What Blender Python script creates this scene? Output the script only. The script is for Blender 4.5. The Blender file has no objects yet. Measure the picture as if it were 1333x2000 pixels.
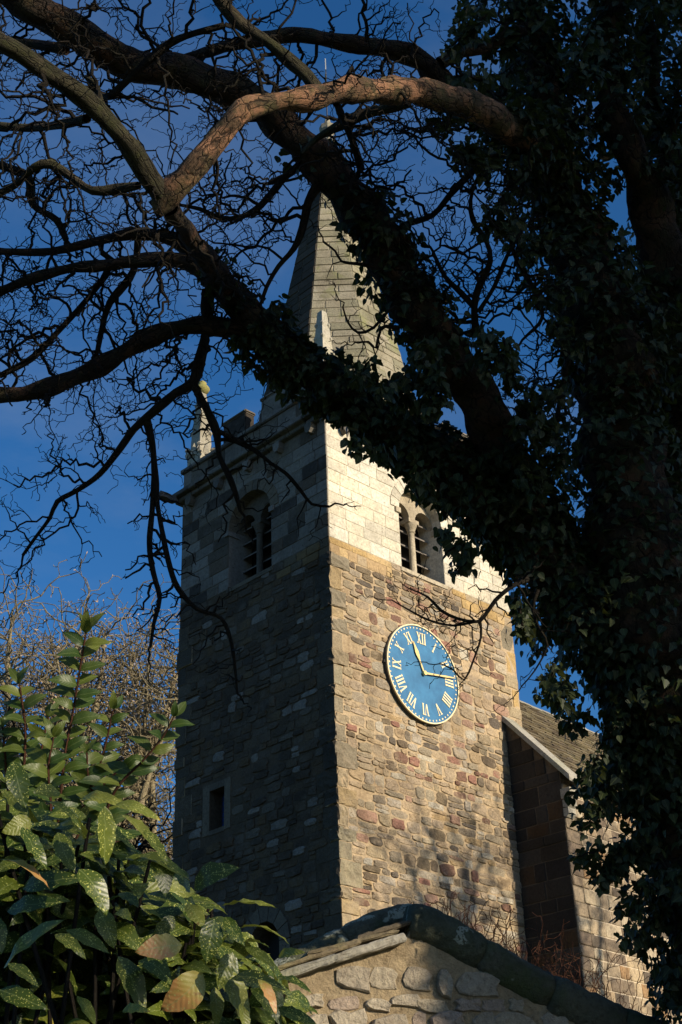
import bpy, bmesh, math, random
import numpy as np
from math import sin, cos, radians, pi, sqrt, atan2
from mathutils import Matrix, Vector

random.seed(7); rng = np.random.default_rng(7)
scn = bpy.context.scene
col = scn.collection

# ------------------------------------------------------------------ camera
F = 2755.0; HD = radians(44.94); PT = radians(29.49); RL = radians(-2.2)
CAM = np.array([-18.561, -18.986, 0.0])            # eye at z = 0, ground at z = -1.6
fw = np.array([sin(HD)*cos(PT), cos(HD)*cos(PT), sin(PT)])
rt = np.array([cos(HD), -sin(HD), 0.0]); up = np.cross(rt, fw)
CR = rt*cos(RL) + up*sin(RL); CU = -rt*sin(RL) + up*cos(RL)
cd = bpy.data.cameras.new('camera'); cam = bpy.data.objects.new('camera', cd); col.objects.link(cam)
cd.sensor_fit = 'VERTICAL'; cd.sensor_height = 36; cd.sensor_width = 24; cd.lens = F/2000*36
cd.clip_start = .05; cd.clip_end = 3000
m = Matrix.Identity(4)
for i in range(3):
    m[i][0] = CR[i]; m[i][1] = CU[i]; m[i][2] = -fw[i]; m[i][3] = CAM[i]
cam.matrix_world = m; scn.camera = cam

# ------------------------------------------------------------------ light
SUN_AZ, SUN_EL = radians(168), radians(19)
w = bpy.data.worlds.new('World'); scn.world = w; w.use_nodes = True
nt = w.node_tree; nt.nodes.clear()
sky = nt.nodes.new('ShaderNodeTexSky'); sky.sky_type = 'NISHITA'; sky.sun_disc = False
sky.sun_elevation = SUN_EL; sky.sun_rotation = SUN_AZ
sky.air_density = 1.0; sky.dust_density = 1.0; sky.ozone_density = 6.0; sky.altitude = 100
bg = nt.nodes.new('ShaderNodeBackground'); bg.inputs[1].default_value = 0.115
wo = nt.nodes.new('ShaderNodeOutputWorld')
tcw = nt.nodes.new('ShaderNodeTexCoord'); mpw = nt.nodes.new('ShaderNodeMapping'); mpw.inputs['Scale'].default_value = (1.6, 1.6, 4.5)
nzw = nt.nodes.new('ShaderNodeTexNoise'); nzw.inputs['Scale'].default_value = 1.5; nzw.inputs['Detail'].default_value = 8; nzw.inputs['Roughness'].default_value = .6; nzw.inputs['Distortion'].default_value = .4
mrw = nt.nodes.new('ShaderNodeMapRange'); mrw.inputs[1].default_value = .46; mrw.inputs[2].default_value = .80; mrw.inputs[3].default_value = 0; mrw.inputs[4].default_value = .30
hsw = nt.nodes.new('ShaderNodeHueSaturation'); hsw.inputs['Saturation'].default_value = 1.14; hsw.inputs['Value'].default_value = 1.0
nt.links.new(sky.outputs[0], hsw.inputs['Color'])
mxw = nt.nodes.new('ShaderNodeMix'); mxw.data_type = 'RGBA'; mxw.inputs[7].default_value = (2.1, 2.5, 3.2, 1)
nt.links.new(tcw.outputs['Generated'], mpw.inputs[0]); nt.links.new(mpw.outputs[0], nzw.inputs['Vector']); nt.links.new(nzw.outputs['Fac'], mrw.inputs[0])
nt.links.new(mrw.outputs[0], mxw.inputs[0]); nt.links.new(hsw.outputs[0], mxw.inputs[6])
nt.links.new(mxw.outputs[2], bg.inputs[0]); nt.links.new(bg.outputs[0], wo.inputs[0])
sl = bpy.data.lights.new('sun', 'SUN'); sl.energy = 4.9; sl.angle = radians(.55); sl.color = (1, .86, .66)
so = bpy.data.objects.new('sun', sl); col.objects.link(so)
SD = Vector((sin(SUN_AZ)*cos(SUN_EL), cos(SUN_AZ)*cos(SUN_EL), sin(SUN_EL)))
so.rotation_euler = SD.to_track_quat('Z', 'Y').to_euler(); so.location = (0, -30, 40)
scn.view_settings.view_transform = 'Standard'; scn.view_settings.look = 'None'
scn.view_settings.gamma = 1; scn.view_settings.exposure = 0.3; scn.view_settings.use_curve_mapping = False

# ------------------------------------------------------------------ helpers
def ray(x, y): return fw + CR*(x-666.5)/F - CU*(y-1000)/F
def at(x, y, d):                        # point seen at photo position x, y at depth d metres
    return CAM + ray(x, y)*d
def proj(P):
    d = np.asarray(P) - CAM; z = d@fw
    return 666.5 + F*(d@CR)/z, 1000 - F*(d@CU)/z, z
def onplane(x, y, P, n):
    r = ray(x, y); n = np.array(n, float); t = ((np.array(P, float)-CAM)@n)/(r@n); return CAM + r*t

def tag(o, label=None, cat=None, group=None, kind=None):
    if label: o['label'] = label
    if cat: o['category'] = cat
    if group: o['group'] = group
    if kind: o['kind'] = kind
    return o
def empty(name, loc, label=None, cat=None, group=None):
    o = bpy.data.objects.new(name, None); col.objects.link(o); o.location = loc
    o.empty_display_size = .2
    return tag(o, label, cat, group)
def link(name, me, mat=None, parent=None, kind=None):
    o = bpy.data.objects.new(name, me); col.objects.link(o)
    if mat is not None and not me.materials: me.materials.append(mat)
    if parent is not None:
        o.parent = parent
        p = Vector((0, 0, 0)); q = parent
        while q is not None: p += q.location; q = q.parent
        o.location = -p
    if kind: o['kind'] = kind
    return o
def gloc(o):
    p = Vector((0, 0, 0)); q = o
    while q is not None: p += q.location; q = q.parent
    return p
def place(name, me, parent, M, mat=None):        # shared mesh at world matrix M (parents carry no rotation)
    o = bpy.data.objects.new(name, me); col.objects.link(o)
    if mat is not None and not me.materials: me.materials.append(mat)
    o.parent = parent; M = M.copy(); t = gloc(parent)
    M.translation = M.translation - t
    o.matrix_local = M
    return o
def mesh_py(name, vs, fs, mat=None, smooth=False):
    me = bpy.data.meshes.new(name); me.from_pydata([tuple(v) for v in vs], [], fs); me.update()
    if mat: me.materials.append(mat)
    if smooth: me.polygons.foreach_set('use_smooth', [True]*len(me.polygons))
    return me
def mesh_np(name, V, T, mat, smooth=False, tone=None, uv=None):
    me = bpy.data.meshes.new(name); V = np.asarray(V, np.float32); T = np.asarray(T, np.int32); k = T.shape[1]
    me.vertices.add(len(V)); me.vertices.foreach_set('co', V.ravel())
    me.loops.add(T.size); me.loops.foreach_set('vertex_index', T.ravel())
    me.polygons.add(len(T)); me.polygons.foreach_set('loop_start', np.arange(0, T.size, k, dtype=np.int32))
    me.polygons.foreach_set('use_smooth', np.full(len(T), smooth))
    if tone is not None:
        a = me.attributes.new('tone', 'FLOAT', 'POINT'); a.data.foreach_set('value', np.asarray(tone, np.float32))
    if uv is not None:
        l = me.uv_layers.new(name='uv'); l.data.foreach_set('uv', np.asarray(uv, np.float32)[T.ravel()].ravel())
    me.update(calc_edges=True); me.validate(); me.materials.append(mat)
    return me
class Frame:                              # a wall face: u runs to the right seen from outside, n points outwards
    def __init__(s, O, az):               # az = azimuth (deg, east of north) of the outward normal
        s.O = np.array(O, float); a = radians(az); s.n = np.array([sin(a), cos(a), 0])
        s.u = np.array([-cos(a), sin(a), 0]); s.R = Matrix(((s.u[0], -s.n[0], 0), (s.u[1], -s.n[1], 0), (0, 0, 1)))
    def p(s, u, z, out=0): return s.O + s.u*u + s.n*out + np.array([0, 0, z])
    def M(s, u, z, out, sx, sy, sz, rot=0):
        R = s.R.to_4x4() @ Matrix.Rotation(rot, 4, 'Y') @ Matrix.Diagonal((sx, sy, sz, 1))
        R.translation = Vector(s.p(u, z, out)); return R
def extrude_poly(fr, pts, out0, out1):    # prism from a polygon in a wall face between two offsets
    bm = bmesh.new()
    f = bm.faces.new([bm.verts.new(fr.p(u, z, out1)) for u, z in pts])
    r = bmesh.ops.extrude_face_region(bm, geom=[f])
    d = Vector(fr.n*(out0-out1))
    for v in r['geom']:
        if isinstance(v, bmesh.types.BMVert): v.co += d
    bmesh.ops.triangulate(bm, faces=[f for f in bm.faces if len(f.verts) > 4])
    bmesh.ops.recalc_face_normals(bm, faces=bm.faces)
    me = bpy.data.meshes.new('prism'); bm.to_mesh(me); bm.free(); return me
def box_me(name, mat, bevel=.0):
    s = .5; b = bevel
    bm = bmesh.new(); bmesh.ops.create_cube(bm, size=1)
    if b: bmesh.ops.bevel(bm, geom=list(bm.edges), offset=b, segments=1, affect='EDGES')
    me = bpy.data.meshes.new(name); bm.to_mesh(me); bm.free(); me.materials.append(mat); return me

# ------------------------------------------------------------------ materials
def new_mat(name):
    m = bpy.data.materials.new(name); m.use_nodes = True; n = m.node_tree; n.nodes.clear()
    o = n.nodes.new('ShaderNodeOutputMaterial'); b = n.nodes.new('ShaderNodeBsdfPrincipled')
    n.links.new(b.outputs[0], o.inputs[0]); return m, n, b
def nd(n, t, **k):
    x = n.nodes.new(t)
    for a, v in k.items(): setattr(x, a, v)
    return x
def ramp(n, fac, stops, interp='LINEAR'):
    r = nd(n, 'ShaderNodeValToRGB'); e = r.color_ramp; e.interpolation = interp
    while len(e.elements) < len(stops): e.elements.new(1)
    for el, (p, c) in zip(e.elements, stops): el.position = p; el.color = (*c, 1)
    n.links.new(fac, r.inputs[0]); return r.outputs[0]
def noise(n, scale, detail=6, rough=.6, vec=None, dist=0):
    x = nd(n, 'ShaderNodeTexNoise'); x.inputs['Scale'].default_value = scale; x.inputs['Detail'].default_value = detail
    x.inputs['Roughness'].default_value = rough; x.inputs['Distortion'].default_value = dist
    if vec is not None: n.links.new(vec, x.inputs['Vector'])
    return x.outputs['Fac']
def mixc(n, fac, a, b, mode='MIX'):
    x = nd(n, 'ShaderNodeMix', data_type='RGBA', blend_type=mode)
    for s, v in ((x.inputs[0], fac), (x.inputs[6], a), (x.inputs[7], b)):
        if isinstance(v, (int, float)): s.default_value = v
        elif isinstance(v, tuple): s.default_value = (*v, 1)
        else: n.links.new(v, s)
    return x.outputs[2]
def mapr(n, v, a, b, c, d):
    x = nd(n, 'ShaderNodeMapRange'); n.links.new(v, x.inputs[0])
    for i, q in enumerate((a, b, c, d)): x.inputs[i+1].default_value = q
    return x.outputs[0]
def rnd_value(n):
    oi = nd(n, 'ShaderNodeObjectInfo'); at_ = nd(n, 'ShaderNodeAttribute', attribute_name='tone')
    a = nd(n, 'ShaderNodeMath', operation='ADD'); n.links.new(oi.outputs['Random'], a.inputs[0]); n.links.new(at_.outputs['Fac'], a.inputs[1])
    f = nd(n, 'ShaderNodeMath', operation='FRACT'); n.links.new(a.outputs[0], f.inputs[0]); return f.outputs[0]
def bump(n, b, h, strength, dist):
    x = nd(n, 'ShaderNodeBump'); x.inputs['Strength'].default_value = strength; x.inputs['Distance'].default_value = dist
    n.links.new(h, x.inputs['Height']); n.links.new(x.outputs[0], b.inputs['Normal'])
def stone_mat(name, cols, stain=(.12, .1, .08), stain_amt=.6, grain=30, bscale=18, bstr=.6, bdist=.02, second=None, tint=None):
    m, n, b = new_mat(name); pos = nd(n, 'ShaderNodeNewGeometry').outputs['Position']
    rv = rnd_value(n); k = len(cols)
    c = ramp(n, rv, [(i/k, q) for i, q in enumerate(cols)], 'CONSTANT')
    g = noise(n, grain, 8, .7, pos)
    c = mixc(n, 1.0, c, ramp(n, g, [(.28, (.38, .35, .32)), (.43, (.88, .87, .85)), (.55, (1.05, 1.05, 1.03)), (.75, (1.4, 1.36, 1.28))]), 'MULTIPLY')
    s = noise(n, 3.1, 7, .75, pos, .6)
    c = mixc(n, mapr(n, s, .5, .72, 0, stain_amt), c, stain)
    lw = noise(n, .55, 5, .6, pos, .8); c = mixc(n, 1.0, c, ramp(n, lw, [(.32, (.70, .68, .65)), (.5, (1, 1, 1)), (.68, (1.16, 1.14, 1.08))]), 'MULTIPLY')
    if second is not None:                # second blotchy colour (ochre, algae)
        s2 = noise(n, 1.3, 5, .7, pos); c = mixc(n, mapr(n, s2, .52, .66, 0, second[1]), c, second[0])
    n.links.new(c, b.inputs['Base Color']); b.inputs['Roughness'].default_value = .93
    b.inputs['Specular IOR Level'].default_value = .2
    h = noise(n, bscale, 9, .72, pos)
    bump(n, b, h, bstr, bdist); return m
MORTAR = stone_mat('buff_mortar', [(0.457, 0.3472, 0.2196), (0.4798, 0.3696, 0.2416)], (.26, .20, .13), .5, 14, 9, 1.0, .05)
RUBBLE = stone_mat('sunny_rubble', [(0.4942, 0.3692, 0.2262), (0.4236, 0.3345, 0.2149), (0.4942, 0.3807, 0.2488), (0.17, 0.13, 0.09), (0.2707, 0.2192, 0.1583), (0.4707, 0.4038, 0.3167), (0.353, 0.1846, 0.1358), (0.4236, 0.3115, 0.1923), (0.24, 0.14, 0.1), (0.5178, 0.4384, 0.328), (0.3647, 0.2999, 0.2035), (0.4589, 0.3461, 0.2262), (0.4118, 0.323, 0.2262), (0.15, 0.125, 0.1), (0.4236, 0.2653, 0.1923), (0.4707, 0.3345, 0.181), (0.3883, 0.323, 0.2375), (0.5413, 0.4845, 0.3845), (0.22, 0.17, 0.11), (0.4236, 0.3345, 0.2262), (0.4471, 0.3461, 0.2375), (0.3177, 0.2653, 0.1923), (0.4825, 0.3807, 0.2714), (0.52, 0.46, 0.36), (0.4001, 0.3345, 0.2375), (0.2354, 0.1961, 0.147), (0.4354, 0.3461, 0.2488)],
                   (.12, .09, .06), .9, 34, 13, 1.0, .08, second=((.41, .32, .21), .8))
RUBBLE_W = stone_mat('shaded_weathered_rubble', [(0.1108, 0.0819, 0.0514), (0.0852, 0.0624, 0.0414), (0.1278, 0.0897, 0.05), (0.1362, 0.1131, 0.0857), (0.0681, 0.0515, 0.0357), (0.1108, 0.0741, 0.0429), (0.1108, 0.0874, 0.0643), (0.0937, 0.0702, 0.0486), (0.2299, 0.2028, 0.1714), (0.0766, 0.0562, 0.0371), (0.1108, 0.078, 0.0464), (0.0639, 0.0484, 0.0343), (0.1022, 0.0686, 0.0371), (0.0766, 0.0585, 0.0393), (0.1022, 0.078, 0.0536)],
                     (.07, .06, .05), .7, 24, 14, 1.0, .05, second=((.14, .115, .085), .7))  # weathered stone, darkened further for the unlit west face
MORTAR_W = stone_mat('shaded_weathered_mortar', [(0.0901, 0.0663, 0.0431)], (.11, .09, .07), .5, 14, 10, 1.0, .04)  # mortar colour lowered to carry the west-side shade
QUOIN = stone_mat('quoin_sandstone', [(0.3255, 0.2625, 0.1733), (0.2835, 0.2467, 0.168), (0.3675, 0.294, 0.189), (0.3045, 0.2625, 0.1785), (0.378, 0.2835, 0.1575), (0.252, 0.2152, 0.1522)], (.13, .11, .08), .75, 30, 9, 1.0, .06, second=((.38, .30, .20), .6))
QUOIN_W = stone_mat('shaded_weathered_quoin', [(.105, .085, .06), (.085, .07, .05), (.12, .095, .065), (.075, .062, .046)], (.055, .045, .034), .7, 24, 14, 1.0, .05)  # west-side shade and weathering together in one darker colour
OCHRE = stone_mat('ochre_sandstone', [(.42, .29, .13), (.38, .27, .15), (.46, .33, .17), (.36, .28, .18)], (.17, .13, .08), .5, 20, 10, .8, .03)
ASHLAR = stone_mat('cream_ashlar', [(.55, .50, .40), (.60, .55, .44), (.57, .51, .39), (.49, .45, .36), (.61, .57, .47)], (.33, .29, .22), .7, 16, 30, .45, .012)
ASHLAR_W = stone_mat('shaded_mixed_ashlar', [(0.1845, 0.1656, 0.1405), (0.1493, 0.1325, 0.1092), (0.1669, 0.149, 0.1249), (0.0659, 0.0538, 0.0391), (0.1405, 0.1201, 0.0937), (0.202, 0.1822, 0.1561), (0.1054, 0.0787, 0.0546), (0.1581, 0.1408, 0.1171), (0.1317, 0.1118, 0.0859), (0.0483, 0.0398, 0.0312), (0.1757, 0.1573, 0.1326), (0.0879, 0.0704, 0.0508)], (.15, .13, .12), .5, 14, 22, .5, .015)  # blocks of mixed tone, colour also darkened for the unlit side
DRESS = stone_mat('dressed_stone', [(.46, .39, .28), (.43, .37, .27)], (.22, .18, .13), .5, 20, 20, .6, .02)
DRESS_W = stone_mat('shaded_weathered_dressing', [(0.1401, 0.1148, 0.0825), (0.1138, 0.0935, 0.0701)], (.07, .06, .045), .6, 20, 20, .8, .02)  # dressed stone with the west-side shade put into its colour
GRIME = stone_mat('grimy_stone', [(.15, .14, .12), (.19, .17, .15), (.12, .11, .10)], (.06, .055, .05), .6, 18, 12, .9, .03)
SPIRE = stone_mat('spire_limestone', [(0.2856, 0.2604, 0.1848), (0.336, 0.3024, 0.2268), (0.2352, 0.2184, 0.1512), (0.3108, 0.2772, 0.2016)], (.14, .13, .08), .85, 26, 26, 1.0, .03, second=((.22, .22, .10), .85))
SPIRE_W = stone_mat('shaded_spire_limestone', [(0.063, 0.051, 0.0343), (0.0756, 0.06, 0.0429), (0.0536, 0.045, 0.0314)], (.05, .045, .035), .7, 26, 26, 1.0, .03)  # shade of the unlit west facet put into a darker limestone
PINN = stone_mat('pinnacle_limestone', [(0.374, 0.3468, 0.2856), (0.3264, 0.306, 0.2516)], (.25, .24, .15), .5, 26, 26, .8, .02, second=((.30, .29, .16), .5))
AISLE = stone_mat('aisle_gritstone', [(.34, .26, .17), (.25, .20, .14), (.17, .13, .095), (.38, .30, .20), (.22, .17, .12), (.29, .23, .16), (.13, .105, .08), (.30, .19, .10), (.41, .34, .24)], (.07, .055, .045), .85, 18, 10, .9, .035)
AISLE_DM = stone_mat('dull_pointing', [(0.1055, 0.0832, 0.0594)], (.10, .08, .06), .5, 14, 10, .8, .03)  # pointing darkened for the shaded end wall
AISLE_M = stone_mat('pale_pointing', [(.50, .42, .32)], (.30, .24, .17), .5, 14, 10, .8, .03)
AISLE_W = stone_mat('shaded_gritstone', [(0.0338, 0.0288, 0.023), (0.0451, 0.036, 0.0268), (0.0282, 0.024, 0.0204), (0.0678, 0.042, 0.0223), (0.048, 0.042, 0.0351), (0.0395, 0.0336, 0.0268), (0.0678, 0.057, 0.0446), (0.031, 0.027, 0.0223)], (.04, .035, .03), .7, 18, 10, .8, .03)  # shade of the end wall put into the stone colour
SLATE = stone_mat('stone_slates', [(0.1813, 0.1496, 0.094), (0.145, 0.1144, 0.0769), (0.2175, 0.176, 0.1111), (0.1178, 0.0968, 0.0683), (0.1994, 0.1672, 0.1111)], (.08, .07, .05), .6, 22, 16, .9, .02, second=((.22, .20, .09), .5))
COPING_L = stone_mat('lichened_coping', [(.34, .32, .27), (.28, .27, .23)], (.14, .13, .1), .6, 20, 18, .8, .02, second=((.25, .25, .14), .5))
MOSSY = stone_mat('mossy_coping', [(0.1125, 0.1125, 0.0825), (0.09, 0.0975, 0.0675)], (.035, .04, .025), .8, 24, 22, 1.0, .05, second=((.075, .095, .03), .7))
def add_lichen(m):                        # pale lichen rosettes
    n = m.node_tree; b = [x for x in n.nodes if x.type == 'BSDF_PRINCIPLED'][0]
    src = b.inputs['Base Color'].links[0].from_socket; pos = nd(n, 'ShaderNodeNewGeometry').outputs['Position']
    s = noise(n, 4.2, 3, .5, pos, .4); t = noise(n, 45, 4, .6, pos)
    mm = nd(n, 'ShaderNodeMath', operation='MULTIPLY'); n.links.new(mapr(n, s, .60, .63, 0, 1), mm.inputs[0]); n.links.new(mapr(n, t, .42, .5, 0, .9), mm.inputs[1])
    n.links.new(mixc(n, mm.outputs[0], src, (.36, .38, .30)), b.inputs['Base Color'])
add_lichen(MOSSY)
GABLE = stone_mat('gable_rubble', [(.43, .37, .28), (.38, .33, .26), (.47, .41, .32), (.40, .32, .26)], (.25, .2, .15), .5, 30, 20, 1.0, .05)
GABLE_M = stone_mat('gable_mortar', [(.35, .275, .175)], (.22, .165, .10), .7, 10, 7, 1.0, .08)
def plain(name, c, rough=.6, metal=0, spec=.5):
    m, n, b = new_mat(name); pos = nd(n, 'ShaderNodeNewGeometry').outputs['Position']
    n.links.new(mixc(n, 1.0, c, ramp(n, noise(n, 9, 5, .6, pos), [(.3, (.82, .82, .82)), (.7, (1.12, 1.12, 1.12))]), 'MULTIPLY'), b.inputs['Base Color'])
    b.inputs['Roughness'].default_value = rough; b.inputs['Metallic'].default_value = metal; b.inputs['Specular IOR Level'].default_value = spec
    return m
BLUE = plain('blue_dial_paint', (.035, .155, .30), .38)
for n_ in BLUE.node_tree.nodes:
    if n_.type == 'TEX_NOISE': n_.inputs['Scale'].default_value = 2.6
    if n_.type == 'VALTORGB': n_.color_ramp.elements[0].color = (.62, .66, .7, 1); n_.color_ramp.elements[1].color = (1.3, 1.25, 1.2, 1)
GOLD = plain('gilding', (.80, .58, .22), .42, .25)
GOLDP = plain('pale_gilding', (.86, .70, .40), .4, .1)
DARK = plain('dark_iron', (.03, .03, .03), .6)
TIMBER = plain('grey_louvre_timber', (.17, .145, .12), .85)
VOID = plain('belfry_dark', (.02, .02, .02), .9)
GLASS = plain('leaded_glass', (.03, .07, .22), .15, 0, 1.0)  # blue base colour stands in for sky reflected in the glass
WHITE = plain('white_paint', (.7, .72, .72), .4)

def bark_mat(name, base, dark, patch, patch_amt, moss, moss_amt, sc=14):
    m, n, b = new_mat(name); tc = nd(n, 'ShaderNodeNewGeometry').outputs['Position']
    at_ = nd(n, 'ShaderNodeUVMap'); at_.uv_map = 'uv'
    mp = nd(n, 'ShaderNodeMapping'); mp.inputs['Scale'].default_value = (9, 2.2, 1); n.links.new(at_.outputs[0], mp.inputs[0])
    v = noise(n, 3.0, 8, .7, mp.outputs[0], 1.2)
    c = mixc(n, mapr(n, v, .36, .58, 0, 1), dark, base)
    s = noise(n, 4.5, 6, .65, tc, .5); c = mixc(n, mapr(n, s, .50, .56, 0, patch_amt), c, patch)
    s = noise(n, 7, 8, .75, tc); c = mixc(n, mapr(n, s, .48, .62, 0, moss_amt), c, moss)
    mp2 = nd(n, 'ShaderNodeMapping'); mp2.inputs['Scale'].default_value = (4.5, 11, 1)
    wv = nd(n, 'ShaderNodeVectorMath', operation='ADD'); nz = nd(n, 'ShaderNodeTexNoise'); nz.inputs['Scale'].default_value = 14; n.links.new(tc, nz.inputs['Vector'])
    sc3 = nd(n, 'ShaderNodeVectorMath', operation='SCALE'); sc3.inputs['Scale'].default_value = .16; n.links.new(nz.outputs['Color'], sc3.inputs[0])
    n.links.new(at_.outputs[0], wv.inputs[0]); n.links.new(sc3.outputs[0], wv.inputs[1]); n.links.new(wv.outputs[0], mp2.inputs[0])
    vo = nd(n, 'ShaderNodeTexVoronoi', feature='DISTANCE_TO_EDGE'); vo.inputs['Scale'].default_value = 1.0; n.links.new(mp2.outputs[0], vo.inputs['Vector'])
    vc = nd(n, 'ShaderNodeTexVoronoi'); vc.inputs['Scale'].default_value = 1.0; n.links.new(mp2.outputs[0], vc.inputs['Vector'])
    c = mixc(n, .55, c, mixc(n, 1.0, c, ramp(n, vc.outputs['Color'], [(0, (.3, .3, .3)), (1, (1.1, 1.1, 1.1))]), 'MULTIPLY'))
    crack = mapr(n, vo.outputs['Distance'], .0, .085, .95, 0)
    cm = nd(n, 'ShaderNodeMath', operation='MULTIPLY'); n.links.new(crack, cm.inputs[0]); n.links.new(mapr(n, noise(n, 9, 4, .6, tc), .36, .52, 0, 1), cm.inputs[1]); crack = cm.outputs[0]
    c = mixc(n, crack, c, tuple(q*.5 for q in dark))
    v2 = nd(n, 'ShaderNodeMath', operation='MULTIPLY_ADD'); n.links.new(crack, v2.inputs[0]); v2.inputs[1].default_value = -.7; n.links.new(v, v2.inputs[2]); v = v2.outputs[0]
    n.links.new(c, b.inputs['Base Color']); b.inputs['Roughness'].default_value = .9; b.inputs['Specular IOR Level'].default_value = .2
    h = nd(n, 'ShaderNodeMath', operation='ADD'); n.links.new(v, h.inputs[0]); n.links.new(noise(n, sc*3, 6, .7, tc), h.inputs[1])
    bump(n, b, h.outputs[0], 1.0, .03); return m
BARK = bark_mat('red_brown_bark', (.062, .042, .028), (.018, .013, .010), (.15, .075, .045), .5, (.06, .065, .025), .5)
BARK_O = bark_mat('flaking_orange_bark', (.26, .165, .10), (.045, .032, .022), (.50, .26, .15), .9, (.11, .12, .045), .6)
BARK_M = bark_mat('mossy_bark', (.095, .085, .05), (.03, .027, .018), (.13, .10, .07), .4, (.075, .082, .03), .75)
BARK_T = bark_mat('twig_bark', (.042, .033, .023), (.02, .016, .012), (.05, .037, .026), .3, (.04, .042, .02), .4)
BARK_G = bark_mat('grey_lit_bark', (.48, .40, .24), (.30, .24, .15), (.42, .35, .22), .3, (.34, .32, .16), .5)
REDTWIG = bark_mat('red_twig', (.22, .09, .05), (.12, .05, .03), (.25, .12, .06), .3, (.2, .1, .06), .2)
BUDS = plain('russet_buds', (.42, .31, .20), .8)
def leaf_mat(name, cols, rough=.35, trans=.25, speck=None, edge=None, spec=.5, vein=.22):
    m, n, b = new_mat(name); rv = rnd_value(n)
    uv = nd(n, 'ShaderNodeUVMap'); uv.uv_map = 'uv'
    c = ramp(n, rv, [(i/max(1, len(cols)-1), q) for i, q in enumerate(cols)])
    ad = nd(n, 'ShaderNodeVectorMath', operation='ADD'); n.links.new(uv.outputs[0], ad.inputs[0])
    cx = nd(n, 'ShaderNodeCombineXYZ'); mm = nd(n, 'ShaderNodeMath', operation='MULTIPLY'); n.links.new(rv, mm.inputs[0]); mm.inputs[1].default_value = 40
    n.links.new(mm.outputs[0], cx.inputs[0]); n.links.new(mm.outputs[0], cx.inputs[1]); n.links.new(cx.outputs[0], ad.inputs[1])
    sep = nd(n, 'ShaderNodeSeparateXYZ'); n.links.new(uv.outputs[0], sep.inputs[0])
    if edge:
        e = noise(n, 2.2, 5, .6, ad.outputs[0], .4)
        sm = nd(n, 'ShaderNodeMath', operation='MULTIPLY_ADD'); n.links.new(sep.outputs[0], sm.inputs[0]); sm.inputs[1].default_value = .45; n.links.new(e, sm.inputs[2])
        c = mixc(n, mapr(n, sm.outputs[0], edge[1], edge[1]+.16, 0, 1), c, edge[0])
        e2 = noise(n, 6, 5, .6, ad.outputs[0], .4); c = mixc(n, mapr(n, e2, .62, .68, 0, .6), c, (.16, .06, .02))
    if speck:
        for sc_, th in ((13, .17), (28, .22)):
            vo = nd(n, 'ShaderNodeTexVoronoi'); vo.inputs['Scale'].default_value = sc_; n.links.new(ad.outputs[0], vo.inputs[0])
            nz = noise(n, 5, 3, .5, ad.outputs[0]); th_ = nd(n, 'ShaderNodeMath', operation='MULTIPLY'); n.links.new(nz, th_.inputs[0]); th_.inputs[1].default_value = th*2.1
            su = nd(n, 'ShaderNodeMath', operation='SUBTRACT'); n.links.new(th_.outputs[0], su.inputs[0]); n.links.new(vo.outputs['Distance'], su.inputs[1])
            c = mixc(n, mapr(n, su.outputs[0], -.03, .05, 0, .85), c, speck)
    # midrib and side veins
    ab = nd(n, 'ShaderNodeMath', operation='SUBTRACT'); n.links.new(sep.outputs[1], ab.inputs[0]); ab.inputs[1].default_value = .25
    ab2 = nd(n, 'ShaderNodeMath', operation='ABSOLUTE'); n.links.new(ab.outputs[0], ab2.inputs[0])
    c = mixc(n, mapr(n, ab2.outputs[0], 0, .012, .55, 0), c, (.22, .26, .09))
    n.links.new(c, b.inputs['Base Color']); b.inputs['Roughness'].default_value = rough; b.inputs['Specular IOR Level'].default_value = spec
    h = nd(n, 'ShaderNodeMath', operation='MULTIPLY_ADD'); n.links.new(ab2.outputs[0], h.inputs[0]); h.inputs[1].default_value = -1.2; 
    ma = nd(n, 'ShaderNodeMath', operation='MULTIPLY_ADD'); n.links.new(sep.outputs[0], ma.inputs[0]); ma.inputs[1].default_value = 55; n.links.new(h.outputs[0], ma.inputs[2])
    h.inputs[1].default_value = -70; h.inputs[2].default_value = 0
    sn = nd(n, 'ShaderNodeMath', operation='SINE'); n.links.new(ma.outputs[0], sn.inputs[0])
    bump(n, b, sn.outputs[0], vein, .0018)
    if trans:
        o = [x for x in n.nodes if x.type == 'OUTPUT_MATERIAL'][0]; t = nd(n, 'ShaderNodeBsdfTranslucent'); ms = nd(n, 'ShaderNodeMixShader')
        n.links.new(mixc(n, .5, c, (.30, .34, .05)), t.inputs[0]); ms.inputs[0].default_value = trans
        n.links.new(b.outputs[0], ms.inputs[1]); n.links.new(t.outputs[0], ms.inputs[2]); n.links.new(ms.outputs[0], o.inputs[0])
    return m
IVY = leaf_mat('ivy_green', [(.012, .020, .007), (.018, .028, .008), (.009, .016, .006), (.030, .042, .010)], .55, .12, spec=.3)
AUC = leaf_mat('spotted_laurel_green', [(.028, .052, .008), (.045, .072, .010), (.10, .125, .015), (.022, .040, .008)], .36, .2, (.48, .48, .12), spec=.35, vein=.10)
AUC_L = leaf_mat('yellowing_laurel_leaf', [(.15, .17, .02), (.18, .19, .025), (.12, .15, .02)], .45, .2, (.42, .42, .12), ((.45, .30, .04), .98))
AUC_B = leaf_mat('scorched_laurel_leaf', [(.24, .22, .035), (.28, .23, .04)], .5, .15, (.40, .38, .12), ((.40, .20, .06), .62), vein=.12)
PRIV = leaf_mat('shoot_green', [(.026, .052, .009), (.038, .068, .011), (.10, .12, .018), (.03, .055, .011)], .42, .25, spec=.3, vein=.09)
YEWL = leaf_mat('yew_green', [(.012, .022, .010), (.02, .032, .012)], .5, .05)
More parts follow.
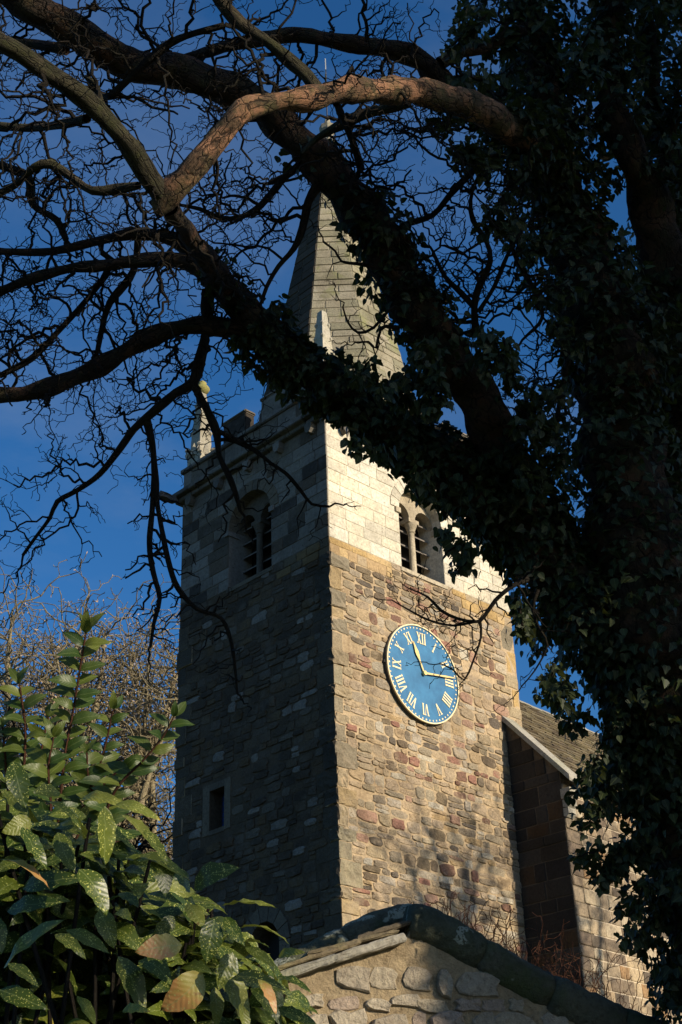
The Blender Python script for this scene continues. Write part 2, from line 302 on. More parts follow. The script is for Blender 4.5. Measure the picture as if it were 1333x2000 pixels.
def ground_mat():
    m, n, b = new_mat('churchyard_grass'); pos = nd(n, 'ShaderNodeNewGeometry').outputs['Position']
    c = ramp(n, noise(n, 1.2, 9, .7, pos), [(.3, (.03, .045, .012)), (.5, (.05, .075, .02)), (.7, (.075, .085, .03))])
    n.links.new(c, b.inputs['Base Color']); b.inputs['Roughness'].default_value = .95
    bump(n, b, noise(n, 40, 8, .8, pos), 1, .05); return m
GRASS = ground_mat()

# ------------------------------------------------------------------ ground
G = -1.6
NG = 60; gx = np.concatenate([np.linspace(-900, -60, 8), np.linspace(-50, 50, 41), np.linspace(60, 900, 8)])
gv = [(x, y, G + (.12*sin(x*.31)*cos(y*.27) if max(abs(x), abs(y)) < 55 else 0) - .0) for x in gx for y in gx]; k = len(gx)
gf = [(i*k+j, (i+1)*k+j, (i+1)*k+j+1, i*k+j+1) for i in range(k-1) for j in range(k-1)]
tag(link('ground', mesh_py('ground', gv, gf, GRASS, True)), 'grass of the churchyard around the church and trees', kind='structure')

# ------------------------------------------------------------------ stone pieces
def stone_proto(name, mat, rough, seed, k=12, square=False):
    r = random.Random(seed); pts = []
    if square:
        base = [(-.5, -.5), (-.5, .0), (-.5, .5), (0, .5), (.5, .5), (.5, 0), (.5, -.5), (0, -.5)]
        pts = [(x + r.uniform(-rough, rough)*.5, z + r.uniform(-rough, rough)*.5) for x, z in base]
    else:
        for i in range(k):
            a = 2*pi*(i+.5)/k; c, s = cos(a), sin(a); q = .5/((abs(c)**7 + abs(s)**7)**(1/7))
            q *= 1 + r.uniform(-rough, rough*.35); pts.append((c*q, s*q))
        pts = pts[::-1]
    vs = [(x, .25, z) for x, z in pts] + [(x*.99, -.55, z*.99) for x, z in pts]
    ins = .90 if not square else .94
    vs += [(x*ins + r.uniform(-.02, .02), -.92 + r.uniform(-.3, .3)*min(1, rough*6), z*(ins-.02) + r.uniform(-.02, .02)) for x, z in pts] + [(r.uniform(-.1, .1), -1.0 - r.uniform(-.1, .25)*min(1, rough*6), r.uniform(-.1, .1))]
    n = len(pts); fs = []
    for i in range(n):
        j = (i+1) % n
        fs += [(i, j, n+j, n+i), (n+i, n+j, 2*n+j, 2*n+i), (2*n+i, 2*n+j, 3*n)]
    me = mesh_py(name, vs, fs, mat, False)
    bm = bmesh.new(); bm.from_mesh(me); bmesh.ops.recalc_face_normals(bm, faces=bm.faces); bm.to_mesh(me); bm.free()
    if not square or rough > .03: me.polygons.foreach_set('use_smooth', [True]*len(me.polygons))
    return me
def protos(name, mat, rough, n=10, square=False): return [stone_proto(name, mat, rough, 100+i, 11, square) for i in range(n)]
class Masonry:
    """collects stones; the largest (as seen) become parts, the rest one stuff part"""
    def __init__(s, name, pr, parent, limit=290): s.name, s.pr, s.parent, s.limit, s.L = name, pr, parent, limit, []
    def add(s, fr, u, z, w_, h, depth, out=0, rot=0): s.L.append((fr, u, z, w_, h, depth, out, rot))
    def build(s, rest_name=None):
        def seen(t):
            fr, u, z, w_, h = t[:5]; x, y, d = proj(fr.p(u, z))
            inside = -40 < x < 1373 and -40 < y < 2040
            return (0 if inside and fr.n@(fr.p(u, z)-CAM) < 0 else 1, -w_*h/(d*d))
        s.L.sort(key=seen); rest = s.L[s.limit:]
        for fr, u, z, w_, h, dp, out, rot in s.L[:s.limit]:
            place(s.name, random.choice(s.pr), s.parent, fr.M(u, z, out, w_, dp, h, rot))
        if rest:
            V, T, tn, base = [], [], [], 0
            cache = {}
            for fr, u, z, w_, h, dp, out, rot in rest:
                me = random.choice(s.pr)
                if me.name not in cache:
                    cache[me.name] = (np.array([v.co for v in me.vertices]), [tuple(p.vertices) for p in me.polygons])
                v0, f0 = cache[me.name]; M = np.array(fr.M(u, z, out, w_, dp, h, rot))
                V.append(v0@M[:3, :3].T + M[:3, 3]); T += [tuple(i+base for i in f) for f in f0]; base += len(v0)
                tn += [random.random()]*len(v0)
            me = bpy.data.meshes.new(rest_name or s.name); me.from_pydata(np.vstack(V).tolist(), [], T); me.update()
            a = me.attributes.new('tone', 'FLOAT', 'POINT'); a.data.foreach_set('value', tn)
            me.polygons.foreach_set('use_smooth', [s.pr[0].polygons[0].use_smooth]*len(T))
            link(rest_name or (s.name + '_masonry'), me, s.pr[0].materials[0], s.parent, 'stuff')
def courses(u0, u1, z0, z1, hr, wr, block=None, slope=0):
    """rows of stones between u0 and u1; block(zlo, zhi) -> blocked interval or None"""
    out = []; z = z0
    while z < z1 - hr[0]*.5:
        h = min(random.uniform(*hr), z1 - z)
        if z1 - z - h < hr[0]*.6: h = z1 - z
        a0 = u0(z+h/2) if callable(u0) else u0; a1 = u1(z+h/2) if callable(u1) else u1
        spans = [(a0, a1)]
        for b in (block(z, z+h) if block else []):
            ns = []
            for a, c in spans:
                if b[1] <= a or b[0] >= c: ns.append((a, c)); continue
                if b[0] > a: ns.append((a, b[0]))
                if b[1] < c: ns.append((b[1], c))
            spans = ns
        for a, c in spans:
            u = a
            while u < c - .02:
                w_ = random.uniform(*wr)
                if c - u - w_ < wr[0]*.7: w_ = c - u
                if w_ > wr[1]*1.25: w_ /= 2
                out.append((u + w_/2, z + h/2, w_, h)); u += w_
        z += h
    return out

# ------------------------------------------------------------------ the tower
W, D = 6.0, 5.13; Z1 = 14.43; ZC = 17.45; TB = -1.6
tower = empty('church_tower', (3, 2.56, G), 'square medieval church tower of mixed rubble with a cream ashlar belfry and stone spire', 'church tower')
FS = Frame((0, 0, 0), 180); FW = Frame((0, D, 0), 270)      # south face u 0..6; west face u 0 (north) .. D (south)
FE = Frame((W, 0, 0), 90); FN = Frame((W, D, 0), 0)
SC, SR, SP = 2.96, .72, 15.95         # south belfry window: centre, half width, springing
WC, WR_, WP = D-2.60, .74, 15.95      # west window (u measured from the north)
def arch(c, r, z, n=14, a0=180, a1=0): return [(c + r*cos(radians(a0+(a1-a0)*i/n)), z + r*sin(radians(a0+(a1-a0)*i/n))) for i in range(n+1)]
TK = .7
def walled(fr, width, c, r, sp, zs, inset0, inset1):
    pts = [(inset0, Z1), (c-r, Z1)] + arch(c, r, sp) + [(c+r, Z1), (width-inset1, Z1), (width-inset1, ZC+.5), (inset0, ZC+.5)]
    return extrude_poly(fr, pts, -TK, 0)
def west_end(o, m2):                          # the south wall's west return, in the colour darkened for shade
    o.data.materials.append(m2)
    for p in o.data.polygons:
        if p.normal.x < -.9 and abs(p.center.x) < .01: p.material_index = 1
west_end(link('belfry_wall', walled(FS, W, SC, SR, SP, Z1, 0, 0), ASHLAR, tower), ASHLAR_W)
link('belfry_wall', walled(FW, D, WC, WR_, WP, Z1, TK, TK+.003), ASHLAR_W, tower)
link('belfry_wall', extrude_poly(FE, [(TK, Z1), (D-TK, Z1), (D-TK, ZC+.5), (TK, ZC+.5)], -TK, 0), ASHLAR, tower)
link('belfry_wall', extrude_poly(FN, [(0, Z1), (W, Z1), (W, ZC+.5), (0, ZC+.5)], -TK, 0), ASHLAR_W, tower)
# lower walls; lancet and doorway openings in the west wall
west_end(link('lower_wall', extrude_poly(FS, [(0, TB), (W, TB), (W, Z1-.003), (0, Z1-.003)], -TK, 0), MORTAR, tower), MORTAR_W)
LU0, LU1, LZ0, LZ1 = D-3.93, D-3.43, 8.93, 9.80
DU0, DU1, DZ = D-2.62, D-1.72, 6.25        # arched doorway: jambs and springing
wpts = [(TK, TB), (D-TK, TB), (D-TK, Z1-.003), (TK, Z1-.003)]
bm_l = [(TK, LZ1), (D-TK-.003, LZ1), (D-TK-.003, Z1-.003), (TK, Z1-.003)]
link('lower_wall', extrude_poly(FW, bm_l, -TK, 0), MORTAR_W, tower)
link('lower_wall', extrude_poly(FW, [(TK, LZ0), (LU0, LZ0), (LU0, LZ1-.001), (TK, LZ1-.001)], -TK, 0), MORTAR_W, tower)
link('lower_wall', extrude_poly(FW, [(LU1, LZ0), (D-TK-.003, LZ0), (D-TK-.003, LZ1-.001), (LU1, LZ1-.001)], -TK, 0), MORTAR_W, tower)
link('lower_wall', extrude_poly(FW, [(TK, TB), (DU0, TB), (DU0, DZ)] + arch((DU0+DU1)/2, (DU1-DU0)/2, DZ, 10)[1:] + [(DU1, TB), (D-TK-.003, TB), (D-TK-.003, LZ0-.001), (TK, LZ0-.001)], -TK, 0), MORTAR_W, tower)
link('lower_wall', extrude_poly(FE, [(TK, TB), (D-TK, TB), (D-TK, Z1-.003), (TK, Z1-.003)], -TK, 0), MORTAR, tower)
link('lower_wall', extrude_poly(FN, [(0, TB), (W, TB), (W, Z1-.003), (0, Z1-.003)], -TK, 0), MORTAR_W, tower)
bx = box_me('slab', VOID)
def box(name, parent, x0, x1, y0, y1, z0, z1, mat, bevel=0.0):
    bm = bmesh.new(); bmesh.ops.create_cube(bm, size=1)
    for v in bm.verts: v.co = ((x0+x1)/2 + v.co.x*(x1-x0), (y0+y1)/2 + v.co.y*(y1-y0), (z0+z1)/2 + v.co.z*(z1-z0))
    if bevel: bmesh.ops.bevel(bm, geom=list(bm.edges), offset=bevel, segments=2, affect='EDGES')
    me = bpy.data.meshes.new(name); bm.to_mesh(me); bm.free(); return link(name, me, mat, parent)
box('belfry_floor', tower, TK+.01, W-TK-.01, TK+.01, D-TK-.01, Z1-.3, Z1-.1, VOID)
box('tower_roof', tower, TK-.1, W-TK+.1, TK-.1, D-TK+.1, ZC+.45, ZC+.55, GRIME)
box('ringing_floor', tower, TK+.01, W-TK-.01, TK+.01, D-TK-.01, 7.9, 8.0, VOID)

P_R = protos('rubble_stone', RUBBLE, .19, 16); P_RW = protos('shaded_weathered_rubble_stone', RUBBLE_W, .18, 14)
for q_ in P_R + P_RW: q_.polygons.foreach_set('use_smooth', [False]*len(q_.polygons))
P_A = protos('ashlar_block', ASHLAR, .008, 4, True); P_AW = protos('grey_ashlar_block', ASHLAR_W, .008, 4, True)
P_Q = protos('quoin', QUOIN, .05, 6, True); P_O = protos('ochre_block', OCHRE, .05, 5, True)
# quoins at the corners: alternate long and short
def quoins(M, fa, ua, fb, ub, z0, z1, hr=(.22, .58)):
    z = z0; k = 0; res = []
    while z < z1 - .05:
        h = min(random.uniform(*hr), z1 - z)
        if z1 - z - h < .15: h = z1 - z
        la, lb = (random.uniform(.40, .60), random.uniform(.24, .36)) if k % 2 else (random.uniform(.22, .34), random.uniform(.42, .66))
        pr = random.uniform(.004, .038)
        res.append((z, z+h, la, lb)); k += 1
        # one block wrapping the corner: use a box with both faces proud
        M.append((z+h/2, h, la, lb, pr)); z += h
    return res
QL = []
qs = quoins(QL, None, 0, None, 0, -1.6, Z1-.35)
QL2 = []; qn = quoins(QL2, None, 0, None, 0, -1.6, Z1-.35)
def rough_block(name, x0, x1, y0, y1, z0, z1, mat, parent, amt=.018, seed=0, cuts=2):
    bm = bmesh.new(); bmesh.ops.create_cube(bm, size=1)
    for v in bm.verts: v.co = ((x0+x1)/2 + v.co.x*(x1-x0), (y0+y1)/2 + v.co.y*(y1-y0), (z0+z1)/2 + v.co.z*(z1-z0))
    bmesh.ops.bevel(bm, geom=list(bm.edges), offset=.02 if cuts else .01, segments=1, affect='EDGES')
    if cuts: bmesh.ops.subdivide_edges(bm, edges=[e for e in bm.edges if e.calc_length() > .1], cuts=cuts, use_grid_fill=True)
    r = random.Random(seed)
    for v in bm.verts: v.co += Vector((r.uniform(-amt, amt), r.uniform(-amt, amt), r.uniform(-amt, amt)*.5))
    me = bpy.data.meshes.new(name); bm.to_mesh(me); bm.free(); me.materials.append(mat)
    if name == 'quoin' and x0 < 1:                # west face darkened for shade, partly weathering
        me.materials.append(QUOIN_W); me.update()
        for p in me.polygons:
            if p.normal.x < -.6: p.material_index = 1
    return link(name, me, None, parent)
for i, (zc, h, la, lb, pr) in enumerate(QL):
    if zc < 4: continue
    rough = random.random() < .72
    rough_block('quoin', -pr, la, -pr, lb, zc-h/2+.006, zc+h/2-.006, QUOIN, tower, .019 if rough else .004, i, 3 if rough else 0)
for i, (zc, h, la, lb, pr) in enumerate(QL2):
    if zc < 6: continue
    rough_block('quoin', -pr, lb, D-la, D+pr, zc-h/2+.008, zc+h/2-.008, QUOIN, tower, .008, 50+i, 0)
QL3 = []; qe = quoins(QL3, None, 0, None, 0, 7.5, Z1-.35)
for i, (zc, h, la, lb, pr) in enumerate(QL3):
    rough_block('quoin', W-la, W+pr*.6, -pr*.6, lb, zc-h/2+.008, zc+h/2-.008, QUOIN if i % 2 else OCHRE, tower, .012, 90+i, 1)
def ql(lst, z, which):
    for a, b, la, lb in lst:
        if a <= z < b: return (la if which == 'a' else lb)
    return .3
MR = Masonry('rubble_stone', P_R, tower, 290); MRW = Masonry('shaded_weathered_stone', P_RW, tower, 290)
MA = Masonry('ashlar_block', P_A, tower, 290); MAW = Masonry('grey_ashlar_block', P_AW, tower, 290); MO = Masonry('ochre_block', P_O, tower)
def rubble(M, fr, lst, wr, hr):
    for u, z, w_, h in lst:
        q = random.random()
        if q < .12 and h > .17:
            s = random.uniform(.38, .62)
            M.add(fr, u, z - h/2 + h*s/2, w_*.97, h*s*.92, random.uniform(.008, .03), 0, random.uniform(-.05, .05))
            M.add(fr, u, z + h/2 - h*(1-s)/2, w_*.97, h*(1-s)*.92, random.uniform(.008, .03), 0, random.uniform(-.05, .05))
        elif q > .97: continue
        else:
            M.add(fr, u + random.uniform(-.01, .01), z + random.uniform(-.012, .012), w_*random.uniform(.88, 1.02), h*random.uniform(.86, 1.04), random.choice((.006, .012, .018, .026, .034)), 0, random.uniform(-.05, .05))
CLX, CLZ, CLR = 2.604, 11.92, 1.129
def blk_clock(a, b):
    return []
zz = 4.5
while zz < Z1-.42:
    h = random.choice((random.uniform(.11, .2), random.uniform(.18, .30)))
    if Z1-.4-zz-h < .1: h = Z1-.4-zz
    big = 1.0 if zz > 9 else 1.15
    rubble(MR, FS, courses(ql(qs, zz+h/2, 'a')+.01, W-ql(qe, zz+h/2, 'a')-.01 if zz > 7.5 else W-.02, zz, zz+h, (h, h), (.17*big, .54*big)), 0, 0)
    zz += h
zz = 3.8
while zz < Z1-.42:
    h = random.uniform(.13, .25)
    if Z1-.4-zz-h < .1: h = Z1-.4-zz
    def blk(a, b):
        r = []
        if b > LZ0-.1 and a < LZ1+.18: r.append((LU0-.24, LU1+.22))
        if a < DZ+.75:
            hw = .75 if b < DZ else sqrt(max(0, .75**2-(a-DZ)**2)) if a > DZ else .75
            r.append(((DU0+DU1)/2-hw, (DU0+DU1)/2+hw))
        return r
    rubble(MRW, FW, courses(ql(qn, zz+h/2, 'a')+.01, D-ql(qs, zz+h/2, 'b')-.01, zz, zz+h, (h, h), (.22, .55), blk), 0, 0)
    zz += h
MR.build('rubble_masonry'); MRW.build('shaded_weathered_masonry')
# ochre band just below the belfry
for (u, z, w_, h) in courses(0, 1.9, Z1-.15, Z1, (.14, .16), (.4, .7)) + courses(3.9, 6.0, Z1-.15, Z1, (.14, .16), (.3, .5)) + courses(0, 1.9, Z1-.4, Z1-.15, (.25, .25), (.24, .4)) + courses(4.2, 6.0, Z1-.4, Z1-.15, (.25, .25), (.24, .4)):
    MO.add(FS, u, z, w_*.97, h*.95, random.uniform(.012, .03), 0, random.uniform(-.01, .01))
rub2 = Masonry('sill_rubble', P_R, tower); rub2w = Masonry('shaded_weathered_sill_rubble', P_RW, tower)
OCHRE_W = stone_mat('dull_ochre', [(.17, .115, .055), (.15, .11, .065), (.12, .095, .06)], (.08, .06, .04), .6, 20, 10, .8, .03)  # ochre darkened for the unlit west face
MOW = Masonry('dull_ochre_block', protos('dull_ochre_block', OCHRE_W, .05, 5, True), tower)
rubble(rub2, FS, courses(1.9, 4.2, Z1-.4, Z1-.15, (.12, .14), (.2, .4)) + courses(1.9, 3.9, Z1-.15, Z1, (.14, .16), (.25, .5)), 0, 0)
for (u, z, w_, h) in courses(0, D, Z1-.4, Z1, (.18, .22), (.3, .55)):
    (MOW if u > D-1.6 else rub2w).add(FW, u, z, w_*.96, h*.93, random.uniform(.01, .03), 0, random.uniform(-.02, .02))
MO.build(); rub2.build(); rub2w.build(); MOW.build()
def barch(c, r, sp, ring=.27):
    def f(a, b):
        if b <= sp: return [(c-r, c+r)]
        R_ = r + ring; dz = max(0, a-sp)
        return [(c-sqrt(R_*R_-dz*dz), c+sqrt(R_*R_-dz*dz))] if dz < R_ else []
    return f
for fr, wd, c, r, sp, M in ((FS, W, SC, SR, SP, MA), (FW, D, WC, WR_, WP, MAW)):
    for u, z, w_, h in courses(0, wd, Z1, ZC, (.24, .34), (.34, .72), barch(c, r, sp)):
        M.add(fr, u, z, w_-.014, h-.014, random.uniform(.010, .020), 0)
    for i in range(11):                          # voussoirs
        a0, a1 = pi - pi*i/11 - .012, pi - pi*(i+1)/11 + .012; ri, ro = r-.004, r+.265
        pts = [(c+ri*cos(a0), sp+ri*sin(a0)), (c+ro*cos(a0), sp+ro*sin(a0)), (c+ro*cos((a0+a1)/2), sp+ro*sin((a0+a1)/2)), (c+ro*cos(a1), sp+ro*sin(a1)), (c+ri*cos(a1), sp+ri*sin(a1))]
        link('voussoir', extrude_poly(fr, pts, -.25, .022), DRESS_W if fr is FW else ASHLAR, tower)
MA.build(); MAW.build()
def belfry_window(fr, c, r, sp, lit):
    tymp_out = -.24; hw = r; ms = DRESS if lit else DRESS_W
    lr = (r-.10)/2; lc = .5*(r+.10)*.98         # two lights
    zsp = 16.0 if lit else 15.98
    pts = [(c-hw, zsp)] + [p for p in arch(c, hw-.004, sp, 16) if p[1] > zsp] + [(c+hw, zsp), (c+lc+lr, zsp)]
    pts += [(c+lc+lr*cos(a), zsp+lr*1.05*sin(a)) for a in [pi*i/9 for i in range(1, 9)]] + [(c+lc-lr, zsp), (c-lc+lr, zsp)]
    pts += [(c-lc+lr*cos(a), zsp+lr*1.05*sin(a)) for a in [pi*i/9 for i in range(1, 9)]] + [(c-lc-lr, zsp)]
    q = []
    for p in pts:
        if not q or abs(p[0]-q[-1][0])+abs(p[1]-q[-1][1]) > 1e-4: q.append(p)
    if abs(q[0][0]-q[-1][0])+abs(q[0][1]-q[-1][1]) < 1e-4: q.pop()
    link('tympanum', extrude_poly(fr, q, tymp_out-.2, tymp_out), ms, tower)
    # shaft
    def lathe(name, prof, parent, mat):
        vs, fs = [], []; n = 16; cc = fr.p(c, 0, tymp_out-.06)
        for rr, z in prof: vs += [(cc[0]+rr*cos(2*pi*k/n), cc[1]+rr*sin(2*pi*k/n), z) for k in range(n)]
        for i in range(len(prof)-1): fs += [(i*n+k, i*n+(k+1) % n, (i+1)*n+(k+1) % n, (i+1)*n+k) for k in range(n)]
        return link(name, mesh_py(name, vs, fs, mat, True), None, parent)
    s = lathe('column', [(.12, 14.40), (.12, 14.48), (.08, 14.53), (.078, 15.0), (.074, 15.68)], tower, ms)
    lathe('capital', [(.076, 15.66), (.10, 15.68), (.095, 15.70), (.085, 15.71), (.11, 15.76), (.145, 15.86), (.15, 15.90)], s, ms)
    box_p = [(c-.17, 15.90), (c+.17, 15.90), (c+.17, 16.0), (c-.17, 16.0)]
    link('abacus', extrude_poly(fr, box_p, tymp_out-.24, tymp_out+.05), ms, tower)
    for sgn in (-1, 1):                               # imposts
        a, b = (c-hw-.12, c-hw+.03) if sgn < 0 else (c+hw-.03, c+hw+.12)
        link('impost', extrude_poly(fr, [(a, sp-.13), (b, sp-.13), (b, sp), (a, sp)], -.30, .055), GRIME if not lit else DRESS, tower)
    for k in range(5):                                # louvres
        z = 14.62 + k*.36
        p = [fr.p(c-hw-.002, z, -.42), fr.p(c+hw+.002, z, -.42), fr.p(c+hw+.002, z+.20, -.68), fr.p(c-hw-.002, z+.20, -.68)]
        vs = [Vector(q) for q in p] + [Vector(q)+Vector((0, 0, .035)) for q in p]
        link('louvre', mesh_py('louvre', vs, [(0, 1, 2, 3), (7, 6, 5, 4), (0, 4, 5, 1), (1, 5, 6, 2), (2, 6, 7, 3), (3, 7, 4, 0)], TIMBER), None, tower)
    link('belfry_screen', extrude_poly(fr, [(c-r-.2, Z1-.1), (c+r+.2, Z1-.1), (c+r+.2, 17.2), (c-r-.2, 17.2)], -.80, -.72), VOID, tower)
    link('sill', extrude_poly(fr, [(c-hw-.05, Z1-.10), (c+hw+.05, Z1-.10), (c+hw+.05, Z1-.003), (c-hw-.05, Z1-.003)], -.5, .035), DRESS if lit else DRESS_W, tower)
belfry_window(FS, SC, SR, SP, True); belfry_window(FW, WC, WR_, WP, False)
# lancet
win = link('lancet_window', extrude_poly(FW, [(LU0, LZ0), (LU1, LZ0), (LU1, LZ1), (LU0, LZ1)], -.34, -.32), GLASS, tower)
for k in range(6): link('lead_bar', extrude_poly(FW, [(LU0+.03+k*.09, LZ0), (LU0+.042+k*.09, LZ0), (LU0+.042+k*.09, LZ1), (LU0+.03+k*.09, LZ1)], -.31, -.295), DARK, win)
for k in range(7): link('lead_bar', extrude_poly(FW, [(LU0, LZ0+.1+k*.12), (LU1, LZ0+.1+k*.12), (LU1, LZ0+.11+k*.12), (LU0, LZ0+.11+k*.12)], -.316, -.305), DARK, win)
for a, b, c_, d_ in ((LU0-.22, LU0-.002, LZ0-.08, LZ1+.15), (LU1+.002, LU1+.20, LZ0-.08, LZ1+.15), (LU0, LU1, LZ1+.002, LZ1+.15), (LU0, LU1, LZ0-.10, LZ0-.002)):
    link('window_surround', extrude_poly(FW, [(a, c_), (b, c_), (b, d_), (a, d_)], -.1, .018), DRESS_W, tower)
# doorway ring, door
dc, dr = (DU0+DU1)/2, (DU1-DU0)/2
for i in range(7):
    a0, a1 = pi - pi*i/7 - .015, pi - pi*(i+1)/7 + .015; ri, ro = dr-.003, dr+.30
    link('doorway_voussoir', extrude_poly(FW, [(dc+ri*cos(a0), DZ+ri*sin(a0)), (dc+ro*cos(a0), DZ+ro*sin(a0)), (dc+ro*cos(a1), DZ+ro*sin(a1)), (dc+ri*cos(a1), DZ+ri*sin(a1))], -.2, .03), DRESS_W, tower)
for sgn in (-1, 1):
    for k in range(4):
        a, b = (dc-dr-.3, dc-dr+.003) if sgn < 0 else (dc+dr-.003, dc+dr+.3)
        link('door_jamb', extrude_poly(FW, [(a, DZ-.4*(k+1)+.01), (b, DZ-.4*(k+1)+.01), (b, DZ-.4*k-.01), (a, DZ-.4*k-.01)], -.2, .03), DRESS_W, tower)
link('door', extrude_poly(FW, [(dc-dr-.1, 3.5), (dc+dr+.1, 3.5), (dc+dr+.1, 6.9), (dc-dr-.1, 6.9)], -.5, -.45), VOID, tower)
# cornice, corbels and parapet
CO = .25
def ring_boxes(name, o, t, z0, z1, mat, wob=.0, seg=.8, bevel=.015):
    """four sides of individual blocks"""
    for (ax, a0, a1) in (('s', -o, W+o), ('n', -o, W+o), ('w', -o+t+o, D-t), ('e', -o+t+o, D-t)):
        n = max(1, round((a1-a0)/seg)); st = (a1-a0)/n
        for i in range(n):
            u0, u1 = a0+i*st+.004, a0+(i+1)*st-.004; q = o + random.uniform(-wob, wob); dz = random.uniform(-wob, wob)
            if ax == 's': e = (u0, u1, -q, t)
            elif ax == 'n': e = (u0, u1, D-t, D+q)
            elif ax == 'w': e = (-q, t, u0, u1)
            else: e = (W-t, W+q, u0, u1)
            box(name, tower, *e, z0+dz, z1+dz, mat, bevel)
ring_boxes('cornice_block', .14, .5, ZC+.002, ZC+.12, GRIME, .006, .7)
ring_boxes('cornice_block', .27, .5, ZC+.122, ZC+.24, GRIME, .01, .9)
for k in range(5):
    for fx, ux in ((FS, .5+k*1.25), (FW, .4+k*1.08)):
        link('corbel', extrude_poly(fx, [(ux-.10, ZC-.16), (ux-.04, ZC-.24), (ux+.04, ZC-.24), (ux+.10, ZC-.16), (ux+.11, ZC), (ux-.11, ZC)], -.05, .17), GRIME, tower)
g_ = rough_block('gargoyle', -.72, -.2, D-.05, D+.14, ZC-.02, ZC+.13, GRIME, tower, .02, 5, 2)
g_ = rough_block('gargoyle', -.72, -.2, -.14, .05, ZC-.02, ZC+.13, GRIME, tower, .02, 6, 2)
PZ = ZC+.245
ring_boxes('parapet_block', .0, .32, PZ, PZ+.62, ASHLAR_W, .004, .62, .008)
ring_boxes('parapet_coping', .07, .38, PZ+.622, PZ+.74, GRIME, .008, .8, .02)
mz = PZ+.742
def merlon(x0, x1, y0, y1, cap):
    box('merlon', tower, x0, x1, y0, y1, mz, mz+.58, ASHLAR_W, .012); box('merlon_coping', tower, x0-.035, x1+.035, y0-.035, y1+.035, mz+.582, mz+.68, ASHLAR_W, .03)
merlon(.02, .30, .62, 2.2, 1); merlon(.02, .30, 2.78, 3.62, 1)
for a, b in ((.62, 1.9), (2.5, 3.6), (4.1, 5.38)):
    merlon(a, b, .02, .30, 1); merlon(a, b, D-.30, D-.02, 1)
merlon(W-.30, W-.02, .62, 1.98, 1); merlon(W-.30, W-.02, 2.80, 3.95, 1)
def frustum(name, cx, cy, levels, mat, parent, sides=4, rot=pi/4, smooth=False):
    vs, fs = [], []
    for r, z in levels: vs += [(cx+r*cos(rot+2*pi*k/sides), cy+r*sin(rot+2*pi*k/sides), z) for k in range(sides)]
    for i in range(len(levels)-1): fs += [(i*sides+k, i*sides+(k+1) % sides, (i+1)*sides+(k+1) % sides, (i+1)*sides+k) for k in range(sides)]
    fs += [tuple(range(sides))[::-1], tuple((len(levels)-1)*sides+k for k in range(sides))]
    return link(name, mesh_py(name, vs, fs, mat, smooth), None, parent)
def pinnacle(cx, cy, lichen, ball=True):
    z0 = mz-.1
    p = frustum('pinnacle', cx, cy, [(.34, z0), (.34, z0+.42), (.30, z0+.46), (.27, z0+.62), (.245, z0+1.1), (.16, z0+1.95), (.11, z0+2.4)], PINN, tower)
    for sx, sy in ((-1, -1), (-1, 1), (1, -1), (1, 1)):
        frustum('crocket', cx+sx*.23, cy+sy*.23, [(.05, z0+.42), (.085, z0+.52), (.05, z0+.60), (.09, z0+.66), (.03, z0+.74)], PINN, p, 6, 0)
        for k, (q, zq) in enumerate(((.165, 1.15), (.125, 1.6), (.10, 2.0))):
            frustum('crocket', cx+sx*q, cy+sy*q, [(.015, z0+zq-.08), (.055, z0+zq), (.02, z0+zq+.07)], PINN, p, 5, .3)
    for k in range(4):
        a = k*pi/2; frustum('gablet', cx+.22*cos(a), cy+.22*sin(a), [(.12, z0+.42), (.09, z0+.55), (.01, z0+.80)], PINN, p, 4, a)
    if ball: frustum('finial', cx, cy, [(.10, z0+2.38), (.20, z0+2.50), (.19, z0+2.58), (.10, z0+2.64), (.12, z0+2.72), (.03, z0+2.80)], lichen, p, 8, 0, True)
LICH = stone_mat('yellow_lichen_stone', [(.27, .25, .09), (.24, .23, .11)], (.2, .2, .08), .4)
pinnacle(.30, D-.30, LICH); pinnacle(.30, .30, PINN, False); pinnacle(W-.30, .30, PINN); pinnacle(W-.30, D-.30, PINN)
